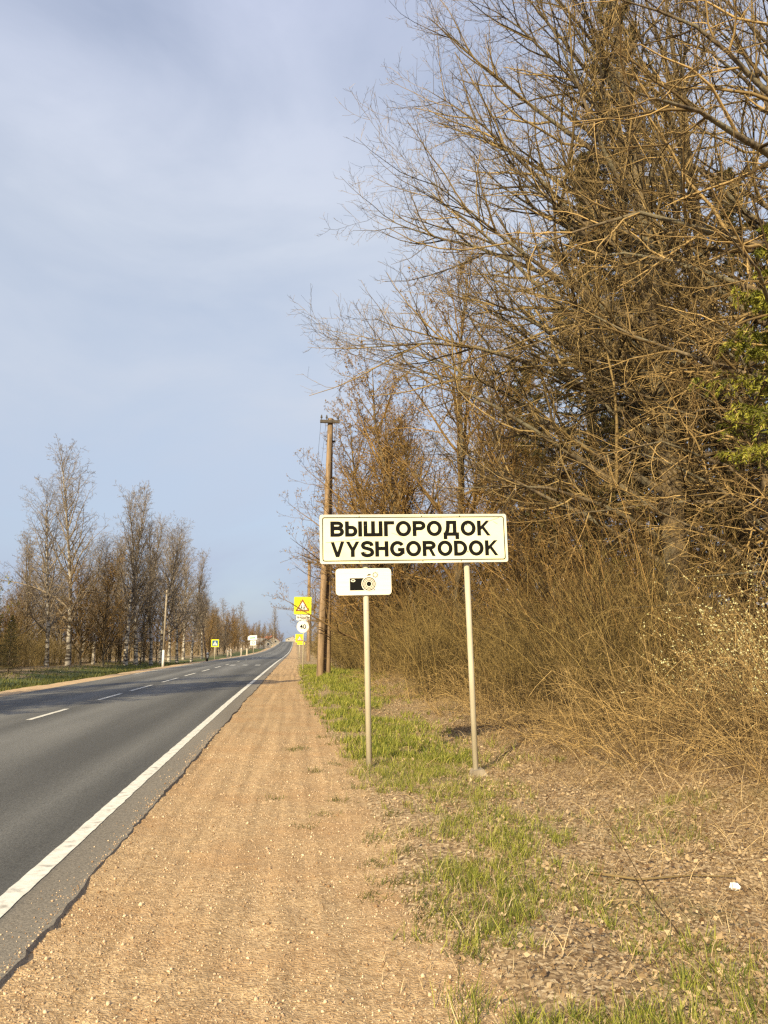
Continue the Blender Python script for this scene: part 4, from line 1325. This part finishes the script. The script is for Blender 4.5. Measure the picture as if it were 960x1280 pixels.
for xx in (0.52, 1.36, 1.88):
    mb = MB(); mb.prism(circle(x0 + xx, z1 - 0.022, 0.007, 10), -0.067, -0.06); mb.build('rivet', M['iron'], panel)
    mb = MB(); mb.prism(circle(x0 + xx, z0 + 0.018, 0.007, 10), -0.067, -0.06); mb.build('rivet', M['iron'], panel)
for bx2 in (0.0, 1.375):
    for zz in (z0 + 0.14, z1 - 0.14):
        mb = MB(); mb.prism(circle(bx2, zz, 0.009, 6), -0.0675, -0.062); mb.build('bolt', M['iron'], panel)
for zz in (z0 + 0.14, z1 - 0.14):                      # clamping rails on the back
    mb = MB(); mb.box(x0 + 0.1, x1 - 0.1, -0.0415, -0.0005, zz - 0.02, zz + 0.02); mb.build('rail', M['signback'], panel)
mb = MB(); post(mb, 0.0, 0.036, -0.3, 3.2, 0.038); mb.build('post', M['post'], root, True)
mb = MB(); post(mb, 1.385, 0.036, -0.4, 3.2, 0.038, 1.37); mb.build('post', M['post'], root, True)
mb = MB(); mb.prism([(1.30, -0.16), (1.52, -0.16), (1.47, -0.075), (1.34, -0.085)], -0.07, 0.12); mb.build('footing', M['oldconcrete'], root)
# plate with the camera pictogram, clamped to the left post
px0, px1, pz0, pz1 = -0.40, 0.335, 2.185, 2.535
mb = MB(); mb.prism(rrect(px0, px1, pz0, pz1, 0.045), -0.022, -0.006)
plate = mb.build('camera_plate', M['plateface'], root)
cx, cz = px0 + 0.438, pz0 + 0.145
mb = MB()
mb.prism([(px0 + 0.185, pz0 + 0.062), (px0 + 0.515, pz0 + 0.062), (px0 + 0.515, pz0 + 0.205), (px0 + 0.49, pz0 + 0.222), (px0 + 0.185, pz0 + 0.222)], -0.0235, -0.0225)
mb.build('camera_pictogram', M['ink'], plate)
yy = -0.0245
for ro, ri, mm in ((0.100, 0.088, 'plateface'), (0.076, 0.068, 'plateface'), (0.060, 0.051, 'plateface'), (0.042, 0.032, 'plateface')):
    mb = MB(); mb.ring(circle(cx, cz, ro, 40), circle(cx, cz, ri, 40), yy, yy + 0.0008); mb.build('lens_ring', M[mm], plate)
mb = MB(); mb.prism(circle(cx, cz, 0.088, 40), -0.0239, -0.0226); mb.build('lens_disc', M['ink'], plate)
mb = MB(); mb.ring([(px0 + 0.228 + 0.030 * math.cos(a_ * 0.3142), pz0 + 0.19 + 0.018 * math.sin(a_ * 0.3142)) for a_ in range(20)],
                   [(px0 + 0.228 + 0.017 * math.cos(a_ * 0.3142), pz0 + 0.19 + 0.008 * math.sin(a_ * 0.3142)) for a_ in range(20)], yy, yy + 0.0008)
mb.build('viewfinder', M['plateface'], plate)
mb = MB(); mb.prism([(cx - 0.03, cz + 0.108), (cx + 0.02, cz + 0.112), (cx + 0.028, cz + 0.128), (cx - 0.005, cz + 0.13)], -0.0235, -0.0225); mb.build('shutter_button', M['ink'], plate)
fx_, fz_ = cx + 0.085, cz + 0.118
star_o = [(fx_ + (0.042 if i % 2 == 0 else 0.028) * math.cos(math.pi * i / 8), fz_ + (0.042 if i % 2 == 0 else 0.028) * math.sin(math.pi * i / 8)) for i in range(16)]
star_i = [(fx_ + (0.032 if i % 2 == 0 else 0.021) * math.cos(math.pi * i / 8), fz_ + (0.032 if i % 2 == 0 else 0.021) * math.sin(math.pi * i / 8)) for i in range(16)]
mb = MB(); mb.ring(star_o, star_i, -0.0235, -0.0225); mb.build('flash_symbol', M['ink'], plate)

def child_figures(root_, x, z, s, y, m):
    for dx, k in ((-0.13, 1), (0.14, -1)):
        mb = MB()
        cx_ = x + dx * s
        mb.prism(circle(cx_, z + 0.33 * s, 0.055 * s, 14), y, y + 0.001)
        mb.prism([(cx_ - 0.06 * s, z + 0.10 * s), (cx_ + 0.06 * s, z + 0.10 * s), (cx_ + 0.05 * s, z + 0.26 * s), (cx_ - 0.05 * s, z + 0.26 * s)], y, y + 0.001)
        mb.prism([(cx_ - 0.12 * s, z - 0.08 * s), (cx_ - 0.07 * s, z - 0.08 * s), (cx_ + 0.02 * s, z + 0.097 * s), (cx_ - 0.05 * s, z + 0.097 * s)], y, y + 0.001)
        mb.prism([(cx_ + 0.07 * s, z - 0.08 * s), (cx_ + 0.12 * s, z - 0.08 * s), (cx_ + 0.055 * s, z + 0.097 * s), (cx_ + 0.022 * s, z + 0.097 * s)], y, y + 0.001)
        mb.prism([(cx_ + 0.062 * s, z + 0.18 * s), (cx_ + 0.15 * s, z + 0.12 * s), (cx_ + 0.16 * s, z + 0.15 * s), (cx_ + 0.055 * s, z + 0.235 * s)], y, y + 0.001)
        mb.build('child_figure', m, root_)

def tri(cx_, cz_, s):
    return [(cx_ - 0.5 * s, cz_ - 0.289 * s), (cx_ + 0.5 * s, cz_ - 0.289 * s), (cx_, cz_ + 0.577 * s)]

def warning_board(root_, x, zc, w, y):
    mb = MB(); mb.prism(rrect(x - w / 2, x + w / 2, zc - w / 2, zc + w / 2, 0.04), y, y + 0.02)
    bd = mb.build('yellow_board', M['yellowfilm'], root_)
    s = 0.84 * w
    zc2 = zc - 0.09 * w
    mb = MB(); mb.prism(tri(x, zc2, s), y - 0.003, y - 0.001); mb.build('red_triangle', M['redfilm'], bd)
    mb = MB(); mb.prism(tri(x, zc2, s * 0.66), y - 0.006, y - 0.0035); mb.build('white_triangle', M['whitefilm'], bd)
    child_figures(bd, x, zc2 - 0.13 * s, 0.95 * s * 0.72, y - 0.008, M['ink'])
    return bd

# children warning, distance plate and speed limit on one post
bx_, by_ = 0.42, 48.0
bz_ = float(gz(bx_, by_))
root = empty('warning_sign', (bx_, by_, bz_))
tag(root, 'bright yellow children warning sign above a white plate and round 40 limit', 'sign')
h_ = lambda py: float(atY(379, py, by_)[2]) - bz_
mb = MB(); post(mb, 0.03, 0.05, -0.3, h_(747), 0.038); mb.build('post', M['post'], root, True)
warning_board(root, -0.05, (h_(746) + h_(768)) / 2, 1.06, 0.0)
zt, zb_ = h_(769), h_(775.3)
mb = MB(); mb.prism(rrect(-0.43, 0.40, zb_, zt, 0.04), -0.01, 0.01); pl = mb.build('distance_plate', M['whitefilm'], root)
text_mesh('120 м', 'lettering', M['ink'], pl, -0.20, 0.17, zb_ + 0.085, 0.14, -0.013, 0.01)
for ax in (-0.32, 0.29):
    mb = MB(); mb.prism([(ax - 0.025, zb_ + 0.07), (ax + 0.025, zb_ + 0.07), (ax + 0.025, zb_ + 0.16), (ax + 0.06, zb_ + 0.16), (ax, zt - 0.05), (ax - 0.06, zb_ + 0.16), (ax - 0.025, zb_ + 0.16)], -0.013, -0.011)
    mb.build('arrow', M['ink'], pl)
zc = (h_(775.5) + h_(791)) / 2
mb = MB(); mb.prism(circle(-0.02, zc, 0.375), 0.0, 0.02); dc = mb.build('speed_disc', M['whitefilm'], root)
mb = MB(); mb.ring(circle(-0.02, zc, 0.368), circle(-0.02, zc, 0.35), -0.004, -0.001)
mb.build('faded_ring', mat('fadedring', (0.72, 0.66, 0.50), rough=0.5), dc)
text_mesh('40', 'lettering', M['ink'], dc, -0.21, 0.17, zc - 0.14, 0.28, -0.004, 0.015)

by_ = 92.0; bx_ = float(atY(374.5, 800, by_)[0]); bz_ = float(gz(bx_, by_))
root = empty('warning_sign', (bx_, by_, bz_))
tag(root, 'smaller looking yellow warning sign standing beyond the round 40 limit', 'sign')
zz = float(atY(375, 799, by_)[2]) - bz_
mb = MB(); post(mb, 0.0, 0.05, -0.3, zz + 0.4, 0.04); mb.build('post', M['post'], root, True)
warning_board(root, 0.0, zz + 0.12, 0.95, 0.0)
mb = MB(); mb.prism(rrect(-0.25, 0.62, zz - 0.62, zz - 0.38, 0.03), 0.0, 0.02); mb.build('lower_board', M['yellowfilm'], root)

# crossing sign across the road
by_ = 112.0; bx_ = float(atY(269, 800, by_)[0]); bz_ = float(gz(bx_, by_))
root = empty('crossing_sign', (bx_, by_, bz_))
tag(root, 'blue pedestrian crossing sign with yellow surround across the road', 'sign')
zz = float(atY(269, 804, by_)[2]) - bz_
mb = MB(); post(mb, 0, 0.05, -0.3, zz + 0.4, 0.05); mb.build('post', M['post'], root, True)
mb = MB(); mb.prism(rrect(-0.52, 0.52, zz - 0.52, zz + 0.52, 0.05), 0, 0.02); bd = mb.build('yellow_board', M['yellowfilm'], root)
mb = MB(); mb.prism(rrect(-0.40, 0.40, zz - 0.40, zz + 0.40, 0.04), -0.006, -0.002); mb.build('blue_panel', M['bluefilm'], bd)
mb = MB(); mb.prism(tri(0, zz - 0.10, 0.66), -0.011, -0.007); mb.build('white_triangle', M['whitefilm'], bd)
mb = MB()
mb.prism(circle(0.0, zz + 0.10, 0.045, 12), -0.015, -0.012)
mb.prism([(-0.05, zz - 0.10), (0.05, zz - 0.10), (0.04, zz + 0.05), (-0.04, zz + 0.05)], -0.015, -0.012)
mb.prism([(-0.13, zz - 0.27), (-0.07, zz - 0.27), (0.01, zz - 0.103), (-0.05, zz - 0.103)], -0.015, -0.012)
mb.prism([(0.07, zz - 0.27), (0.13, zz - 0.27), (0.05, zz - 0.103), (0.015, zz - 0.103)], -0.015, -0.012)
mb.build('walking_figure', M['ink'], bd)

# white and green board further on
by_ = 150.0; bx_ = float(atY(316, 800, by_)[0]); bz_ = float(gz(bx_, by_))
root = empty('direction_sign', (bx_, by_, bz_))
tag(root, 'white and green road sign cluster far along the left verge', 'sign')
zz = float(atY(316, 801, by_)[2]) - bz_
mb = MB(); post(mb, 0.15, 0.06, -0.3, zz + 0.7, 0.06); mb.build('post', M['concrete'], root, True)
mb = MB(); mb.prism([(-0.95, zz + 0.1), (0.75, zz + 0.25), (0.75, zz + 1.05), (-0.55, zz + 1.0), (-0.95, zz + 0.75)], 0, 0.03); bd = mb.build('arrow_board', M['whitefilm'], root)
mb = MB(); mb.prism(rrect(-0.45, 0.6, zz - 0.85, zz + 0.05, 0.06), 0, 0.03); bd2 = mb.build('square_board', M['whitefilm'], root)
mb = MB(); mb.ring(circle(0.1, zz - 0.38, 0.30, 20), circle(0.1, zz - 0.38, 0.17, 20), -0.01, -0.003); mb.build('green_ring', M['greenfilm'], bd2)
mb = MB(); mb.prism([(-0.55, zz + 0.38), (0.45, zz + 0.48), (0.45, zz + 0.70), (-0.55, zz + 0.62)], -0.01, -0.003); mb.build('green_bar', M['greenfilm'], bd)

# ------------------------------------------------------------------ utility poles
def insulator(root_, x, y, z):
    mb = MB()
    mb.tube((x, y, z), (x, y, z + 0.12), 0.012, 0.012, 8)
    mb.tube((x, y, z + 0.10), (x, y, z + 0.16), 0.05, 0.035, 10)
    mb.tube((x, y, z + 0.16), (x, y, z + 0.24), 0.038, 0.02, 10)
    mb.build('insulator', M['iron'], root_)

def wood_pole(label, x, y, H, r, strut=None):
    z = float(gz(x, y))
    root_ = empty('utility_pole', (x, y, z))
    tag(root_, label, 'utility pole')
    rng_ = np.random.default_rng(int(y))
    P = paths(np.array([[0.0, 0, -0.5]]), np.array([[-0.004, 0, 1.0]]), np.array([H + 0.5]), 9, 0, 0.006, rng_)
    b = Bag(); b.tubes(P, (r * np.linspace(1, 0.72, 9))[None], 14, rng_)
    b.build('shaft', M['polewood'], root_, True)
    tx, ty = P[0, -1, 0], P[0, -1, 1]
    mb = MB(); mb.prism(circle(0, 0, r * 0.70, 14), -0.03, 0.0)
    for v_i, v_ in enumerate(mb.v): mb.v[v_i] = (tx + v_[0], ty + v_[2], P[0, -1, 2] + v_[1] + 0.02)
    mb.build('pole_cap', M['polewood'], root_)
    mb = MB(); mb.box(tx - 0.44, tx + 0.40, ty - r - 0.06, ty - r + 0.05, H - 0.22, H - 0.10); arm = mb.build('cross_arm', M['iron'], root_)
    for dx in (-0.38, -0.16, 0.33):
        insulator(root_, tx + dx, ty - r, H - 0.11)
    for zz_ in (H - 1.0, H - 2.6):
        mb = MB(); mb.tube((tx - 0.02, ty, zz_), (tx - 0.02, ty, zz_ + 0.07), r * 0.9, r * 0.9, 14); mb.build('iron_band', M['iron'], root_)
        mb = MB(); mb.box(tx + r * 0.6, tx + r * 1.5, ty - 0.04, ty + 0.04, zz_ - 0.02, zz_ + 0.05); mb.build('bracket', M['iron'], root_)
    if strut:
        sx_, sy_ = strut
        P = np.linspace([sx_, sy_, -0.5 + float(gz(x + sx_, y + sy_)) - z], [tx - 0.02, ty - r * 1.6, H * 0.93], 7)[None]
        b = Bag(); b.tubes(P, (r * np.linspace(0.95, 0.68, 7))[None], 14, rng_)
        b.build('strut', M['polewood'], root_, True)
    return root_, (x + tx, y + ty - r, z + H + 0.1)
_, top1 = wood_pole('tall brown wooden utility pole with a leaning strut behind the town sign', 1.27, 32.0, 10.75, 0.160, (-0.30, -0.30))
_, top2 = wood_pole('further wooden utility pole standing behind the yellow warning sign', 1.22, 76.0, 9.75, 0.19)
def wire(a, b, sag, label):
    t_ = np.linspace(0, 1, 24)[:, None]
    P = np.array(a)[None] * (1 - t_) + np.array(b)[None] * t_
    P[:, 2] -= sag * 4 * (t_ * (1 - t_))[:, 0]
    bg_ = Bag(); bg_.tubes(P[None], np.full((1, 24), 0.006), 4, np.random.default_rng(1))
    tag(bg_.build('overhead_wire', M['iron']), label, 'wire', 'overhead wires between the poles')
for dx in (-0.38, -0.16, 0.33):
    wire((top1[0] + dx, top1[1], top1[2]), (top2[0] + dx, top2[1], top2[2]), 1.0, 'thin dark overhead wire running between the two wooden poles')

# slender concrete pole across the road with a whitewashed foot
by_ = 63.0; bx_ = float(atY(205, 800, by_)[0]); bz_ = float(gz(bx_, by_))
root = empty('concrete_pole', (bx_, by_, bz_))
tag(root, 'slender pale concrete pole with whitewashed foot across the road', 'pole')
mb = MB(); mb.tube((0, 0, 1.3), (0.05, 0, 6.0), 0.085, 0.06, 12); mb.build('shaft', M['oldconcrete'], root, True)
mb = MB(); mb.tube((0, 0, -0.3), (0, 0, 1.3), 0.10, 0.088, 12); mb.build('painted_foot', M['wallwhite'], root, True)
mb = MB(); mb.box(-0.35, 0.45, -0.09, -0.05, 5.7, 5.78); mb.build('cross_arm', M['iron'], root)

# black and white guide post, leaning stake and pale posts along the far verge
by_ = 84.0; bx_ = float(atY(260, 800, by_)[0]); bz_ = float(gz(bx_, by_))
root = empty('guide_post', (bx_, by_, bz_))
tag(root, 'short white guide post with a black band across the road', 'guide post')
mb = MB(); mb.tube((0, 0, -0.2), (0, 0, 0.35), 0.10, 0.10, 12); mb.build('shaft_foot', M['ink'], root, True)
mb = MB(); mb.tube((0, 0, 0.35), (0, 0, 0.95), 0.10, 0.10, 12); mb.build('shaft', M['wallwhite'], root, True)
mb = MB(); mb.tube((0, 0, 0.72), (0, 0, 0.82), 0.103, 0.103, 12); mb.build('black_band', M['ink'], root, True)
by_ = 90.0; bx_ = float(atY(258, 800, by_)[0]); bz_ = float(gz(bx_, by_))
root = empty('leaning_pole', (bx_, by_, bz_))
tag(root, 'thin brown wooden pole leaning to one side beside the guide post', 'pole')
mb = MB(); mb.tube((0.1, 0, -0.2), (-0.45, 0, 4.2), 0.09, 0.07, 10); mb.build('shaft', M['polewood'], root, True)
mb = MB(); mb.box(-0.62, -0.2, -0.1, -0.06, 3.75, 3.85); mb.build('cross_arm', M['iron'], root)
for k, (px, Y, hh) in enumerate([(285, 118, 1.0), (289, 122, 1.15), (302, 140, 1.3), (309, 152, 1.2)]):
    bx_ = float(atY(px, 800, Y)[0]); bz_ = float(gz(bx_, Y))
    root = empty('fence_post', (bx_, Y, bz_))
    tag(root, 'pale concrete post standing at the back of the far verge', 'post', 'pale posts on the far verge')
    mb = MB(); mb.box(-0.12, 0.12, -0.12, 0.12, -0.3, hh); mb.build('shaft', M['concrete'], root)
    mb = MB(); mb.add([(-0.14, -0.14, hh), (0.14, -0.14, hh), (0.14, 0.14, hh), (-0.14, 0.14, hh), (0, 0, hh + 0.12)], [(3, 2, 1, 0), (0, 1, 4), (1, 2, 4), (2, 3, 4), (3, 0, 4)])
    mb.build('cap', M['wallwhite'], root)

# ------------------------------------------------------------------ houses at the far end
def house(label, px, Y, w, d, h, roof_h, roofm, rz=0.0, base_py=None):
    x = float(atY(px, 800, Y)[0]); z = float(gz(x, Y))
    root_ = empty('house', (x, Y, z), (0, 0, rz))
    tag(root_, label, 'house')
    mb = MB(); mb.box(-w / 2, w / 2, -d / 2, d / 2, -0.5, h)
    mb.add([(-w / 2 + 0.01, -d / 2 + 0.01, h), (w / 2 - 0.01, -d / 2 + 0.01, h), (0, -d / 2 + 0.01, h + roof_h - 0.15), (-w / 2 + 0.01, d / 2 - 0.01, h), (w / 2 - 0.01, d / 2 - 0.01, h), (0, d / 2 - 0.01, h + roof_h - 0.15)],
           [(0, 1, 2), (4, 3, 5), (1, 4, 5, 2), (3, 0, 2, 5)])
    mb.build('wall', M['wallgrey'], root_)
    mb = MB()
    for s in (-1, 1):
        a = (s * (w / 2 + 0.4), h - 0.2); r = (0, h + roof_h)
        mb.add([(a[0], -d / 2 - 0.4, a[1]), (a[0], d / 2 + 0.4, a[1]), (r[0], d / 2 + 0.4, r[1]), (r[0], -d / 2 - 0.4, r[1]),
                (a[0], -d / 2 - 0.4, a[1] + 0.15), (a[0], d / 2 + 0.4, a[1] + 0.15), (r[0], d / 2 + 0.4, r[1] + 0.15), (r[0], -d / 2 - 0.4, r[1] + 0.15)],
               [(0, 1, 2, 3), (4, 7, 6, 5), (0, 4, 5, 1), (3, 2, 6, 7), (0, 3, 7, 4), (1, 5, 6, 2)])
    rf = mb.build('roof', roofm, root_)
    mb = MB(); mb.box(0.8, 1.3, 0, 0.5, h + roof_h * 0.4, h + roof_h + 0.7); mb.build('chimney', M['roofred'], rf)
    for wx in (-w * 0.25, w * 0.25):
        mb = MB(); mb.box(wx - 0.55, wx + 0.55, -d / 2 - 0.05, -d / 2 - 0.003, 1.1, 2.3); wn = mb.build('window', M['wallwhite'], root_)
        mb = MB(); mb.box(wx - 0.45, wx + 0.45, -d / 2 - 0.07, -d / 2 - 0.052, 1.2, 2.2); mb.build('pane', M['glass'], wn)
house('small pale house with grey roof half hidden by trees far up the road', 325, 300, 6, 6, 2.0, 1.8, M['roofgrey'], 0.7)
house('low pale house with red roof near the crest of the road', 337, 385, 7, 6, 2.2, 2.0, M['roofred'], 0.5)
house('long pale building right where the road meets the sky', 365, 560, 9, 8, 2.2, 1.6, M['roofgrey'], 0.0)

# unify: nothing left at the origin
for o in list(bpy.data.objects):
    if o.type == 'EMPTY' and o.parent is None and tuple(o.location) == (0.0, 0.0, 0.0):
        for c in list(o.children):
            bpy.data.objects.remove(c)
        bpy.data.objects.remove(o)
